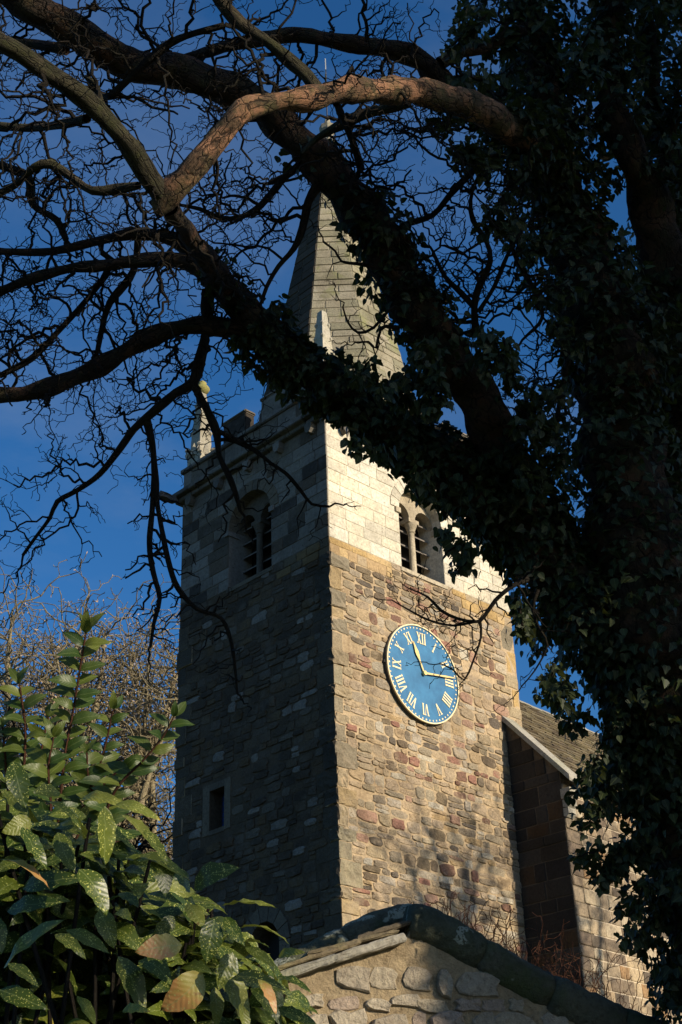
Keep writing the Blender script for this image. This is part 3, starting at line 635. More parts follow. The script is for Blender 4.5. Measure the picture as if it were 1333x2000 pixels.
# spire
SX, SY = W/2, D/2; SZ0, SZ1 = 18.0, 30.3; SRr = .185
def sp_r(z): return SRr*(SZ1-z)/cos(pi/8)           # corner radius
spire = frustum('spire', SX, SY, [(sp_r(SZ0), SZ0), (sp_r(28.9), 28.9), (sp_r(29.0)*.98, 29.0)], SPIRE, tower, 8, pi/8)
n_b = 0
rows = []; z = SZ0+.3
while z < 29.0:
    h = random.uniform(.20, .34)*(1 if z < 25 else .85); rows.append((z, min(z+h, 29.0))); z += h
bvs, bfs, btn = [], [], []
for fi in range(8):
    a0, a1 = pi/8 + fi*pi/4, pi/8 + (fi+1)*pi/4
    mid = (a0+a1)/2; nrm = np.array([cos(mid), sin(mid), SRr]); nrm /= np.linalg.norm(nrm)
    front = cos(mid) < .3 and sin(mid) < .3 and not (cos(mid) > -.3 and sin(mid) > 0)         # west, south-west, south faces are seen
    for z0, z1 in rows:
        wd = 2*sp_r(z0)*sin(pi/8); nb = max(1, round(wd/.50 + random.uniform(-.4, .5)))
        cuts = sorted([0, 1] + [(i + random.uniform(-.22, .22))/nb for i in range(1, nb)])
        for i in range(nb):
            def P(t, z, off):
                r = sp_r(z); A = np.array([SX+r*cos(a0), SY+r*sin(a0), z]); B = np.array([SX+r*cos(a1), SY+r*sin(a1), z])
                return A*(1-t) + B*t + nrm*off
            e = .010/max(wd, .1); t0, t1 = cuts[i]+(e if i else 0), cuts[i+1]-(e if i < nb-1 else 0); o_ = random.uniform(.012, .034); g = .018
            ch = .012/max(wd, .1)
            vs = [P(t0, z0+g, 0), P(t1, z0+g, 0), P(t1, z1, 0), P(t0, z1, 0), P(t0+ch, z0+g+.012, o_), P(t1-ch, z0+g+.012, o_), P(t1-ch, z1-.012, o_), P(t0+ch, z1-.012, o_)]
            fs = [(4, 5, 6, 7), (0, 1, 5, 4), (1, 2, 6, 5), (2, 3, 7, 6), (3, 0, 4, 7)]
            if front and n_b < 295:
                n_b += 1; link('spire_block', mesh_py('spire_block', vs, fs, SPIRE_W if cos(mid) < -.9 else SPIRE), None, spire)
            else:
                b0 = len(bvs); bvs += [tuple(v) for v in vs]; bfs += [tuple(i+b0 for i in f) for f in fs]; btn += [random.random()]*8
me = mesh_py('spire_masonry', bvs, bfs, SPIRE); a = me.attributes.new('tone', 'FLOAT', 'POINT'); a.data.foreach_set('value', btn)
link('spire_masonry', me, None, spire, 'stuff')
frustum('finial_stone', SX, SY, [(.27, 28.95), (.22, 29.4), (.15, 29.9), (.24, 30.05), (.25, 30.2), (.10, 30.32), (.08, 30.5)], PINN, spire, 8, 0)
vane = frustum('weather_vane', SX, SY, [(.02, 30.4), (.018, 32.4)], DARK, tower, 6, 0)
frustum('vane_ball', SX, SY, [(.02, 31.7), (.09, 31.8), (.09, 31.88), (.02, 31.98)], GOLD, vane, 8, 0, True)
vp_ = [(SX-.30, SY-.30, 32.15), (SX-.42, SY-.42, 32.42), (SX-.1, SY-.1, 32.28), (SX+.12, SY+.12, 32.5), (SX+.28, SY+.28, 32.30), (SX+.16, SY+.16, 32.15)]
link('vane_cock', mesh_py('vane_cock', vp_ + [(x+.02, y-.02, z) for x, y, z in vp_], [(0, 1, 2, 3, 4, 5), (11, 10, 9, 8, 7, 6)] + [(i, i+6, (i+1) % 6+6, (i+1) % 6) for i in range(6)], WHITE), None, vane)

# ------------------------------------------------------------------ the clock
clock = empty('tower_clock', (CLX, -.1, CLZ), 'round blue clock with gilt Roman numerals and hands on the sunlit tower face', 'clock')
FC = Frame((CLX, 0, CLZ), 180)
def disc(name, r, o0, o1, mat, n=96, r_in=None, parent=clock):
    vs, fs = [], []
    for k in range(n):
        a = 2*pi*k/n
        for rr, o in ((r, o0), (r, o1)) + (((r_in, o1), (r_in, o0)) if r_in else ()): vs.append(FC.p(rr*sin(a), rr*cos(a), o))
    m_ = 4 if r_in else 2
    for k in range(n):
        j = (k+1) % n
        for q in range(m_ if r_in else 1): fs.append((k*m_+q, k*m_+(q+1) % m_, j*m_+(q+1) % m_, j*m_+q))
    if not r_in: fs += [tuple(k*2+1 for k in range(n)), tuple(k*2 for k in range(n))[::-1]]
    me = mesh_py(name, vs, fs, mat); bm = bmesh.new(); bm.from_mesh(me); bmesh.ops.recalc_face_normals(bm, faces=bm.faces); bm.to_mesh(me); bm.free()
    return link(name, me, None, parent)
disc('backing_ring', CLR+.008, .045, .088, DARK, r_in=CLR-.06)
disc('dial', CLR-.02, .06, .10, BLUE); disc('rim', CLR, .09, .125, GOLDP, r_in=CLR-.028)
def radial(pts, ang, o0, o1):                          # pts in (across, outwards) turned clockwise by ang
    ca, sa = cos(ang), sin(ang)
    return extrude_poly(FC, [(x*ca + y*sa, -x*sa + y*ca) for x, y in pts], o0, o1)
for k in range(60):
    a = 2*pi*k/60; s = .014 if k % 5 else .022
    link('minute_mark', radial([(-s, CLR-.095), (s, CLR-.095), (s, CLR-.06), (-s, CLR-.06)], a, .098, .106), GOLDP, clock)
NUM = ['XII', 'I', 'II', 'III', 'IIII', 'V', 'VI', 'VII', 'VIII', 'IX', 'X', 'XI']
def glyph(ch, x, h, tk, tn):                            # strokes of one letter, returns (polygons, advance)
    q = []
    def bar(xa, xb, t): q.append([(xa-t/2, 0), (xa+t/2, 0), (xb+t/2, h), (xb-t/2, h)])
    def ser(xc, y, wd): q.append([(xc-wd/2, y-.010), (xc+wd/2, y-.010), (xc+wd/2, y+.010), (xc-wd/2, y+.010)])
    if ch == 'I': bar(x+.028, x+.028, tk); ser(x+.028, .008, .052); ser(x+.028, h-.008, .052); return q, .072
    if ch == 'V': bar(x+.075, x+.028, tk); bar(x+.080, x+.125, tn); ser(x+.028, h-.008, .058); ser(x+.125, h-.008, .05); return q, .155
    if ch == 'X': bar(x+.120, x+.028, tk); bar(x+.028, x+.120, tn); ser(x+.028, .008, .05); ser(x+.120, .008, .055); ser(x+.028, h-.008, .055); ser(x+.120, h-.008, .05); return q, .152
for k, s in enumerate(NUM):
    polys = []; x = 0
    for ch in s:
        q, adv = glyph(ch, x, .26, .034, .017); polys += q; x += adv
    bmj = bmesh.new()
    for i, p in enumerate(polys):
        me = radial([(px_-x/2+.008, py_+.70) for px_, py_ in p], 2*pi*k/12, .098, .108+.0008*i); bmj.from_mesh(me); bpy.data.meshes.remove(me)
    me = bpy.data.meshes.new('numeral'); bmj.to_mesh(me); bmj.free(); link('numeral', me, GOLDP, clock)
ha, mn = radians(360*(11+13.5/60)/12), radians(360*13.6/60)
link('hour_hand', radial([(-.022, -.02), (-.018, .30), (-.05, .42), (-.055, .50), (-.03, .60), (-.012, .72), (0, .74), (.012, .72), (.03, .60), (.055, .50), (.05, .42), (.018, .30), (.022, -.02)], ha, .125, .14), GOLD, clock)
link('minute_hand', radial([(-.024, -.02), (-.016, .5), (-.022, .7), (-.010, .98), (0, 1.02), (.010, .98), (.022, .7), (.016, .5), (.024, -.02)], mn, .142, .155), GOLD, clock)
disc('hub', .05, .12, .175, GOLD, 20)
for k in range(4):
    a = pi/4 + k*pi/2
    link('bracket', radial([(-.03, CLR-.05), (.03, CLR-.05), (.03, CLR+.03), (-.03, CLR+.03)], k*pi/2+pi, -.05, .07), DARK, clock)

# ------------------------------------------------------------------ the aisle against the tower
AZ = 3.0
FAW = Frame((5.38 , 0, 0), 270-AZ)                   # west wall, u runs south: O at the tower
dA = FAW.u; PA = 1.32
cornerA = FAW.p(PA, 0)
FAS = Frame(cornerA, 180-AZ)
aisle = empty('church_aisle', (9, 0, G), 'lower church aisle beyond the tower with a stone slate roof and dark gritstone end wall', 'church aisle')
K = 1.12                                              # roof pitch (tan)
def roofz(u): return 11.62 - K*(u)                    # along south direction
LEN = 16.0
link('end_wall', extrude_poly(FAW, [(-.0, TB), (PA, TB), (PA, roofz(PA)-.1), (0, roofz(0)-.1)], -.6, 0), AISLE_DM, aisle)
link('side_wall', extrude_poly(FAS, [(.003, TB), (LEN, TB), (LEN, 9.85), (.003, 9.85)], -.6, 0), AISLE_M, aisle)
P_AI = protos('wall_stone', AISLE, .035, 8, True); P_AIW = protos('end_wall_stone', AISLE_W, .035, 8, True)
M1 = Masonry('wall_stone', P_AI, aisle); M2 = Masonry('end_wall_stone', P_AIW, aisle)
z = 3.6
while z < 9.7:
    h = random.uniform(.20, .34); h = min(h, 9.75-z)
    if h < .1: break
    for u, zc, w_, hh in courses(0, 9.5, z, z+h, (h, h), (.26, .62)):
        M1.add(FAS, u, zc, w_-.028, hh-.028, random.uniform(.012, .035), 0, random.uniform(-.012, .012))
    z += h
z = 3.6
while z < 11.4:
    h = random.uniform(.22, .46)
    u1 = min(PA, (11.50-(z+h))/K)
    if u1 < .15: break
    for u, zc, w_, hh in courses(.0, u1, z, z+h, (h, h), (.28, .75)):
        M2.add(FAW, u, zc, w_-.026, hh-.026, random.uniform(.008, .03), 0, random.uniform(-.015, .015))
    z += h
M1.build(); M2.build()
# coping on the end wall (pieces), kneeler
nseg = 3; sq = sqrt(1+K*K)
for i in range(nseg):
    ua, ub = -.12+(PA+.42)*i/nseg+.004, -.12+(PA+.42)*(i+1)/nseg-.004
    za, zb = roofz(ua), roofz(ub)
    pts = [(ua, za-.10), (ub, zb-.10), (ub, zb+.04), (ua, za+.04)]
    link('coping_stone', extrude_poly(FAW, pts, -.34, .10), COPING_L, aisle)
for (u0, u1, z0, z1, o) in ((PA-.02, PA+.22, 9.36, 9.60, .03), (PA+.0, PA+.17, 9.18, 9.362, .02), (PA-.01, PA+.12, 8.98, 9.182, .01)):
    link('kneeler_stone', extrude_poly(FAW, [(u0, z0+.03), (u0, z1), (u1, z1), (u1, z0+.06), (u1-.06, z0)], -.26, o), PINN, aisle)
# roof plane with slates: rows step up to the ridge
def RP(t, u, off=0):                                  # t = distance north from wall face, u = along; off = normal offset
    nn = np.array([0, 0, 1.0])*(1/sq) - FAS.n*(-1)*K/sq*(-1)
    zz = roofz(PA) + K*t - .12
    n_ = (FAS.n*K + np.array([0, 0, 1.0]))/sq
    return FAS.p(u, zz, -t) + n_*off
T0, T1 = -.26, 2.86
roof = link('roof', mesh_py('roof', [RP(T0, .34), RP(T0, LEN), RP(T1, LEN), RP(T1, .34), RP(T0, .34, -.12), RP(T0, LEN, -.12), RP(T1, LEN, -.12), RP(T1, .34, -.12)], [(0, 1, 2, 3), (7, 6, 5, 4), (0, 4, 5, 1), (1, 5, 6, 2), (2, 6, 7, 3), (3, 7, 4, 0)], SLATE), None, aisle)
rp = [RP(T1, u, 0) + FAS.n*(-s*2.8) + np.array([0, 0, -s*2.8*K]) for s in (0, 1) for u in (.34, LEN)]
link('north_roof', mesh_py('north_roof', list(rp) + [p-np.array([0, 0, .1]) for p in rp], [(0, 2, 3, 1), (4, 5, 7, 6), (0, 1, 5, 4), (2, 6, 7, 3)], SLATE), None, aisle)
cnt = 0; sv, sf, stn = [], [], []
nrow = 24
for i in range(nrow):
    t0 = T0 + (T1-T0)*i/nrow; dt = (T1-T0)/nrow; u = .34
    if t0 > 1.34: pass
    while u < LEN-.1:
        w_ = random.uniform(.22, .5) * (1.0 if i < 14 else .8); u2 = min(u+w_, LEN)
        th = random.uniform(.028, .05); dz = random.uniform(0, .012); j = random.uniform(-.02, .02); k2 = random.uniform(-.01, .01)
        a, b = u+.006, u2-.006
        vs = [RP(t0+j, a, .02+dz), RP(t0+j+k2, b, .02+dz), RP(t0+dt*1.25, b, .004), RP(t0+dt*1.25, a, .004), RP(t0+j, a, .02+th+dz), RP(t0+j+k2, b, .02+th+dz), RP(t0+dt*1.25, b, .024), RP(t0+dt*1.25, a, .024)]
        fs = [(4, 5, 6, 7), (0, 1, 5, 4), (1, 2, 6, 5), (3, 0, 4, 7)]
        vis = proj(vs[4]); 
        if vis[0] < 1230 and vis[0] > 1000 and cnt < 298:
            cnt += 1; link('roof_slate', mesh_py('roof_slate', vs, fs, SLATE), None, roof)
        else:
            b0 = len(sv); sv += [tuple(v) for v in vs]; sf += [tuple(q+b0 for q in f) for f in fs]; stn += [random.random()]*8
        u = u2
me = mesh_py('slate_courses', sv, sf, SLATE); a = me.attributes.new('tone', 'FLOAT', 'POINT'); a.data.foreach_set('value', stn)
link('slate_courses', me, None, roof, 'stuff')
for k in range(int(LEN/.5)):                          # ridge stones
    p0, p1 = RP(T1, .34+k*.5+.005, .0), RP(T1, .34+(k+1)*.5-.005, .0); up_ = np.array([0, 0, 1.0]); s_ = FAS.n
    hh = random.uniform(.05, .08)
    vs = [p+q for p in (p0, p1) for q in (s_*.16-up_*.12, up_*hh, -s_*.16-up_*.12, -up_*.2)]
    link('ridge_stone', mesh_py('ridge_stone', vs, [(0, 4, 5, 1), (1, 5, 6, 2), (2, 6, 7, 3), (3, 7, 4, 0), (0, 1, 2, 3), (7, 6, 5, 4)], COPING_L), None, roof)
link('gutter_board', extrude_poly(FAS, [(.36, 9.62), (LEN, 9.62), (LEN, 9.72), (.36, 9.72)], .06, .18), TIMBER, aisle)

# ------------------------------------------------------------------ near gable wall
gable = None
GD = 10.2
P0 = at(800, 1850, GD); GAZ = 208
FG = Frame((P0[0], P0[1], 0), GAZ)
def gp(x, y, out=0):
    p = onplane(x, y, FG.p(0, 0, out), FG.n); return ((p-FG.O)@FG.u, p[2])
gable = empty('gable_wall', (P0[0], P0[1], G), 'small stone gable wall with mossy rounded coping in front of the church tower', 'stone wall')
apex = gp(812, 1800)
Lp = [gp(480, 1940), gp(560, 1908), gp(680, 1868), gp(790, 1838)]
Rp = [gp(900, 1850), gp(1000, 1905), gp(1100, 1960), gp(1200, 2005), gp(1340, 2070), gp(1500, 2150)]
uL, uR = gp(380, 1950)[0], gp(1500, 2150)[0]
wall_poly = [(uL, G), (uR, G), (uR, Rp[-1][1])] + Rp[-2::-1] + [apex] + Lp[::-1] + [(uL, Lp[0][1]-.15)]
link('wall', extrude_poly(FG, wall_poly, -.55, 0), GABLE_M, gable)
def top_at(u):
    P = [(uL, Lp[0][1]-.15)] + Lp + [apex] + Rp
    for a, b in zip(P, P[1:]):
        if a[0] <= u <= b[0]: return a[1] + (b[1]-a[1])*(u-a[0])/(b[0]-a[0])
    return -9
P_G = protos('gable_stone', GABLE, .27, 14)
for q_ in P_G: q_.polygons.foreach_set('use_smooth', [False]*len(q_.polygons))
MG = Masonry('gable_stone', P_G, gable, 290)
z = 1.4
while z < apex[1]:
    h = random.uniform(.09, .24)
    for u, zc, w_, hh in courses(uL, uR, z, z+h, (h, h), (.13, .38)):
        if zc+hh/2+.03 < top_at(u-w_/3) and zc+hh/2+.03 < top_at(u+w_/3) and random.random() < .98:
            q = random.uniform(.88, 1.06)
            MG.add(FG, u+random.uniform(-.03, .03), zc+random.uniform(-.02, .02), w_*q, hh*random.uniform(.84, 1.04), random.uniform(.008, .05), 0, random.uniform(-.1, .1))
    z += h
MG.build()
def tube_along(name, P, R_, sides, mat, parent, out_c, seed, lump=.12, squash=1.0):
    vs, fs = [], []; r = random.Random(seed)
    n = len(P)
    for i, (u, z) in enumerate(P):
        a = P[max(0, i-1)]; b = P[min(n-1, i+1)]; du, dz = b[0]-a[0], b[1]-a[1]; l = sqrt(du*du+dz*dz); nu, nz = -dz/l, du/l
        for k in range(sides):
            an = 2*pi*k/sides; q = R_*(1 + r.uniform(-lump, lump)*.5)*(.90 if i in (0, n-1) else 1)
            c, s = cos(an)*q, sin(an)*q*squash
            vs.append(FG.p(u+nu*s, z+nz*s, out_c+c))
    for i in range(n-1): fs += [(i*sides+k, i*sides+(k+1) % sides, (i+1)*sides+(k+1) % sides, (i+1)*sides+k) for k in range(sides)]
    fs += [tuple(range(sides))[::-1], tuple((n-1)*sides+k for k in range(sides))]
    me = mesh_py(name, vs, fs, mat, True); bm = bmesh.new(); bm.from_mesh(me); bmesh.ops.recalc_face_normals(bm, faces=bm.faces); bm.to_mesh(me); bm.free()
    return link(name, me, None, parent)
def sample_path(pts, n):
    d = [0]
    for a, b in zip(pts, pts[1:]): d.append(d[-1]+sqrt((b[0]-a[0])**2+(b[1]-a[1])**2))
    out = []
    for k in range(n+1):
        t = d[-1]*k/n
        for i in range(len(pts)-1):
            if d[i] <= t <= d[i+1]+1e-9:
                f = (t-d[i])/max(1e-9, d[i+1]-d[i]); out.append((pts[i][0]+(pts[i+1][0]-pts[i][0])*f, pts[i][1]+(pts[i+1][1]-pts[i][1])*f)); break
    return out
cr = [gp(x, y, .05) for x, y in ((806, 1796), (835, 1799), (880, 1822), (960, 1868), (1050, 1920), (1150, 1968), (1250, 2010), (1340, 2045), (1500, 2120))]
cs = sample_path(cr, 60)
for i in range(5): tube_along('coping_stone', cs[i*12:i*12+13], .150*random.uniform(.94, 1.06), 20, MOSSY, gable, -.06, i, .13)
cl = [gp(x, y, -.45) for x, y in ((826, 1792), (790, 1794), (740, 1808), (680, 1836), (620, 1868), (560, 1900), (470, 1945), (380, 1990))]
cs = sample_path(cl, 36)
for i in range(3): tube_along('coping_stone', cs[i*12:i*12+13], .12, 18, MOSSY, gable, -.50, 20+i, .1)
# slabs on the left verge
def slab(a, b, th, o0, o1, mat, name='verge_slab', sag=0):
    ua, za = a; ub, zb = b; l = sqrt((ub-ua)**2+(zb-za)**2); nu, nz = -(zb-za)/l, (ub-ua)/l
    pts = [(ua, za), ((ua+ub)/2, (za+zb)/2-sag), (ub, zb), (ub+nu*th, zb+nz*th), ((ua+ub)/2+nu*th*1.1, (za+zb)/2+nz*th*1.1), (ua+nu*th, za+nz*th)]
    me = extrude_poly(FG, pts, o0, o1); bm = bmesh.new(); bm.from_mesh(me)
    bmesh.ops.bevel(bm, geom=[e for e in bm.edges if e.calc_length() > .2], offset=.012, segments=1, affect='EDGES')
    bmesh.ops.subdivide_edges(bm, edges=[e for e in bm.edges if e.calc_length() > .15], cuts=4, use_grid_fill=True)
    r = random.Random(int(ua*1000))
    for v in bm.verts: v.co += Vector((r.uniform(-.004, .004), r.uniform(-.004, .004), r.uniform(-.005, .005)))
    me.clear_geometry(); bm.to_mesh(me); bm.free(); return link(name, me, mat, gable)
slab(gp(470, 1944, .1), gp(660, 1878, .1), .055, -.50, .13, COPING_L); slab(gp(655, 1881, .1), gp(795, 1838, .1), .06, -.50, .12, COPING_L)
slab(gp(540, 1898, .05), gp(705, 1845, .05), .03, -.50, .09, SLATE); slab(gp(600, 1868, .05), gp(780, 1822, .05), .028, -.50, .07, SLATE)
slab(gp(700, 1838, .0), gp(805, 1805, .0), .035, -.5, .02, SLATE)

# ------------------------------------------------------------------ tubes, twigs and trees
class Tubes:
    def __init__(s): s.V, s.T, s.U, s.n = [], [], [], 0
    def add(s, P, R_, sides=3, lump=0.0, cap=False):
        P = np.asarray(P, float); n = len(P); R_ = np.asarray(R_, float)
        t = np.gradient(P, axis=0); t /= np.linalg.norm(t, axis=1)[:, None]+1e-9
        if sides <= 4:
            ref = np.array([.31, .52, .79]); x = np.cross(t, ref)
        else:
            x = np.zeros_like(P); v = np.cross(t[0], [.31, .52, .79]); v /= np.linalg.norm(v); x[0] = v
            for i in range(1, n):
                v = v - t[i]*(v@t[i]); v /= np.linalg.norm(v); x[i] = v
        x /= np.linalg.norm(x, axis=1)[:, None]+1e-9; y = np.cross(t, x)
        a = np.arange(sides)*2*pi/sides; rr = R_[:, None]*np.ones(sides)
        if lump: rr = rr*(1 + lump*(rng.random((n, sides))-.5) + lump*1.2*np.sin(np.arange(n)[:, None]*.9 + a*2 + rng.random()*6))
        V = P[:, None, :] + x[:, None, :]*(np.cos(a)*rr)[..., None] + y[:, None, :]*(np.sin(a)*rr)[..., None]
        k = np.arange(n-1)[:, None]*sides; j = np.arange(sides); j2 = (j+1) % sides
        q = np.stack([k+j, k+j2, k+sides+j2, k+sides+j], -1).reshape(-1, 4) + s.n
        d = np.concatenate([[0], np.cumsum(np.linalg.norm(np.diff(P, axis=0), axis=1))])
        U = np.stack([np.broadcast_to(np.abs(a/pi-1), (n, sides)), np.broadcast_to(d[:, None], (n, sides))], -1)
        s.V.append(V.reshape(-1, 3)); s.T.append(q); s.U.append(U.reshape(-1, 2)); s.n += n*sides
    def build(s, name, mat, parent, kind=None, smooth=True):
        if not s.V: return
        me = mesh_np(name, np.vstack(s.V), np.vstack(s.T), mat, smooth, None, np.vstack(s.U))
        return link(name, me, None, parent, kind)
def smooth_path(C, step=.09):
    C = np.asarray(C, float); n = len(C); out = []
    P = np.vstack([2*C[0]-C[1], C, 2*C[-1]-C[-2]])
    for i in range(1, n):
        p0, p1, p2, p3 = P[i-1], P[i], P[i+1], P[i+2]; L = np.linalg.norm((p2-p1)[:3]); k = max(2, int(L/step))
        for j in range(k):
            t = j/k; out.append(.5*((2*p1) + (-p0+p2)*t + (2*p0-5*p1+4*p2-p3)*t*t + (-p0+3*p1-3*p2+p3)*t**3))
    out.append(C[-1]); return np.array(out)
def limb_path(pts, step=.07, wob=.25):
    """pts: photo x, y, depth, radius in photo pixels -> world path with radius"""
    C = np.array([list(at(x, y, d)) + [r*d/F] for x, y, d, r in pts])
    S = smooth_path(C, step); n = len(S); k = np.arange(n)
    for ax in range(3):
        S[:, ax] += wob*S[:, 3]*(np.sin(k*.55+rng.random()*9)*.5 + np.sin(k*.23+rng.random()*9))*.5
    S[:, 3] *= 1 + .07*np.sin(k*.8+rng.random()*9) + .05*(rng.random(n)-.5)
    return S
def rv(): 
    v = (random.gauss(0, 1), random.gauss(0, 1), random.gauss(0, 1)); l = sqrt(v[0]**2+v[1]**2+v[2]**2)+1e-6; return (v[0]/l, v[1]/l, v[2]/l)
def norm(v):
    l = sqrt(v[0]**2+v[1]**2+v[2]**2)+1e-9; return (v[0]/l, v[1]/l, v[2]/l)
FLAT = .55
def wig(p, d, length, step, amp, pull=(0, 0, 0), turn=.18):
    pts = [p]; k = (0, 0, 0); n = max(2, int(length/step))
    for i in range(n):
        r1, r2 = rv(), rv()
        d = norm(tuple(d[j] + turn*r1[j] + pull[j] for j in range(3)))
        k = tuple(-.55*k[j] + amp*r2[j] for j in range(3))
        s = norm(tuple(d[j]+k[j] for j in range(3))); st = step*random.uniform(.7, 1.3)
        p = tuple(p[j]+s[j]*st for j in range(3)); pts.append(p)
    return pts, d
def taper(r0, r1, n): return [r0 + (r1-r0)*(i/(n-1))**.8 for i in range(n)]
NB = [0]; TIPS = []
def grow(p, d, L, r, lvl, tubes, parts, cfg, clear=None):
    """contorted twiggery: lvl 1 long side branch, 2 twig, 3 spur"""
    st = cfg['step'][lvl]; pts, d2 = wig(p, d, L, st, cfg['amp'], cfg['pull'], cfg['turn'])
    if clear is not None and lvl == 1:
        bad = 0
        for q in pts[2::3]:
            x, y, z = proj(q); bad += clear(x, y)
        if bad > 0: return 0
    n = len(pts); rr = taper(r, max(cfg['rmin'], r*.42), n)
    if parts is not None and lvl == 1 and len(parts) < cfg['maxparts']:
        t = Tubes(); t.add(pts, rr, 5); parts.append(t)
    else: tubes.add(pts, rr, 4 if lvl < 2 else 3)
    NB[0] += 1
    if lvl >= 2 and cfg.get('tips'): TIPS.append(pts[-1])
    if lvl < cfg['levels']:
        i = random.randint(1, 3)
        while i < n:
            dd = norm(tuple(pts[min(i+1, n-1)][j]-pts[i-1][j] for j in range(3)))
            q = rv(); c = (dd[1]*q[2]-dd[2]*q[1], dd[2]*q[0]-dd[0]*q[2], dd[0]*q[1]-dd[1]*q[0])
            f = c[0]*fw[0]+c[1]*fw[1]+c[2]*fw[2]; c = tuple(c[j]-f*fw[j]*FLAT for j in range(3)); c = norm(c)
            sd = norm(tuple(dd[j]*.65+c[j] for j in range(3)))
            rem = 1-.55*i/n
            grow(pts[i], sd, L*cfg['ratio']*random.uniform(.55, 1.3)*rem, max(cfg['rmin'], rr[i]*.68), lvl+1, tubes, parts, cfg, clear)
            i += random.randint(*cfg['every'])
    return 1
TREE_CFG = dict(step={1: .055, 2: .036, 3: .024}, amp=.66, turn=.24, pull=(0, 0, 0), rmin=.0026, levels=3, ratio=.46, every=(2, 4), maxparts=280)

# foreground tree: limbs traced in depth (photo x, photo y, metres deep, radius in photo px)
TR = 10.5
L = {}
L['trunk'] = [(1560, 3400, 10.6, 135), (1520, 2700, 10.6, 125), (1480, 2200, 10.5, 118), (1430, 1850, 10.4, 112), (1370, 1600, 10.3, 108), (1310, 1400, 10.2, 105), (1262, 1200, 10.2, 92), (1235, 1000, 10.3, 85), (1205, 800, 10.4, 76), (1170, 620, 10.5, 68), (1125, 470, 10.6, 58), (1085, 360, 10.6, 48), (1066, 260, 10.7, 40), (1058, 120, 10.8, 30), (1030, 0, 10.9, 26), (1000, -150, 11, 20)]
L['L1'] = [(1330, 1500, 10.2, 64.0), (1240, 1340, 10.2, 67.2), (1140, 1180, 10.2, 64.0), (1050, 1060, 10.2, 62.4), (960, 970, 10.2, 57.6), (870, 905, 10.2, 51.2), (780, 850, 10.2, 43.2), (700, 790, 10.2, 40.0), (620, 735, 10.2, 37.6), (555, 680, 10.2, 38.6), (495, 625, 10.2, 34.0), (450, 575, 10.15, 28.5), (410, 515, 9.46, 23.0), (372, 460, 8.78, 18.4), (330, 405, 8.1, 16.6)]
L['L2'] = [(1070, 1060, 10.3, 46), (1010, 950, 10.2, 46), (965, 860, 10.1, 44), (925, 770, 10.0, 42), (870, 680, 9.9, 44), (800, 575, 10.0, 46), (745, 485, 10.0, 45), (690, 390, 10.0, 42), (630, 315, 9.9, 37), (570, 258, 9.8, 33), (500, 208, 9.7, 31), (430, 168, 9.6, 33), (350, 140, 9.5, 33), (270, 122, 9.4, 31), (190, 88, 9.3, 32), (110, 45, 9.2, 33), (40, 0, 9.1, 34), (-80, -80, 9, 36)]
L['orange'] = [(1090, 320, 10.3, 32), (1020, 262, 9.8, 29), (950, 225, 9.4, 29), (880, 195, 9.1, 28), (800, 178, 8.8, 26), (730, 172, 8.6, 25), (660, 178, 8.4, 24), (590, 196, 8.2, 22), (530, 205, 8.1, 20), (478, 218, 8.0, 22), (440, 255, 7.95, 22), (400, 302, 7.9, 23), (360, 348, 7.9, 25), (325, 378, 7.9, 28), (312, 402, 7.9, 20), (308, 420, 7.9, 8)]
L['mossy'] = [(322, 380, 7.9, 24), (292, 345, 7.8, 21), (255, 288, 7.7, 19), (205, 232, 7.6, 19), (150, 183, 7.5, 20), (90, 140, 7.4, 19), (40, 105, 7.3, 18), (-15, 72, 7.2, 19), (-100, 10, 7.1, 20)]
L['L3'] = [(1010, 240, 10.4, 26), (925, 200, 10.2, 22), (862, 158, 10.1, 22), (820, 118, 10, 22), (770, 100, 9.9, 18), (700, 90, 9.9, 17), (640, 76, 9.8, 15), (590, 66, 9.8, 15), (520, 75, 9.8, 14), (450, 88, 9.8, 12), (400, 105, 9.9, 10), (340, 120, 10, 8)]
L['L3b'] = [(862, 125, 10.0, 12), (900, 105, 10.1, 12), (950, 90, 10.3, 13), (1010, 60, 10.5, 14)]
L['L4'] = [(622, 178, 8.3, 18), (600, 148, 8.3, 14), (560, 115, 8.3, 12), (520, 80, 8.3, 12), (470, 45, 8.3, 12), (430, 2, 8.3, 13), (390, -60, 8.3, 14)]
L['L5'] = [(500, 648, 10.2, 28), (440, 640, 10.2, 20), (395, 634, 10.2, 17), (340, 645, 10.2, 17), (290, 664, 10.2, 18), (230, 694, 10.2, 17), (170, 726, 10.2, 18), (110, 750, 10.2, 17), (50, 767, 10.2, 16), (0, 772, 10.2, 16), (-90, 775, 10.2, 15)]
L['L6'] = [(402, 565, 10.2, 9), (404, 600, 10.2, 13), (402, 650, 10.2, 10), (390, 705, 10.2, 11), (378, 748, 10.2, 12), (345, 768, 10.2, 9), (300, 805, 10.2, 9), (262, 838, 10.2, 8), (235, 875, 10.2, 7), (195, 925, 10.2, 6), (150, 958, 10.2, 5), (112, 980, 10.2, 5), (98, 1012, 10.2, 4), (70, 1050, 10.2, 3.4), (45, 1085, 10.2, 3)]
L['L6b'] = [(378, 748, 10.2, 9), (400, 790, 10.2, 8), (422, 842, 10.2, 8), (428, 890, 10.2, 6), (445, 925, 10.2, 6), (460, 962, 10.2, 5), (470, 1000, 10.2, 3.5)]
L['L6e'] = [(425, 840, 10.2, 5), (465, 862, 10.2, 5.5), (500, 880, 10.2, 4.5), (530, 905, 10.2, 4), (560, 925, 10.2, 4), (590, 960, 10.2, 3.5), (610, 985, 10.2, 3), (645, 990, 10.2, 2.6)]
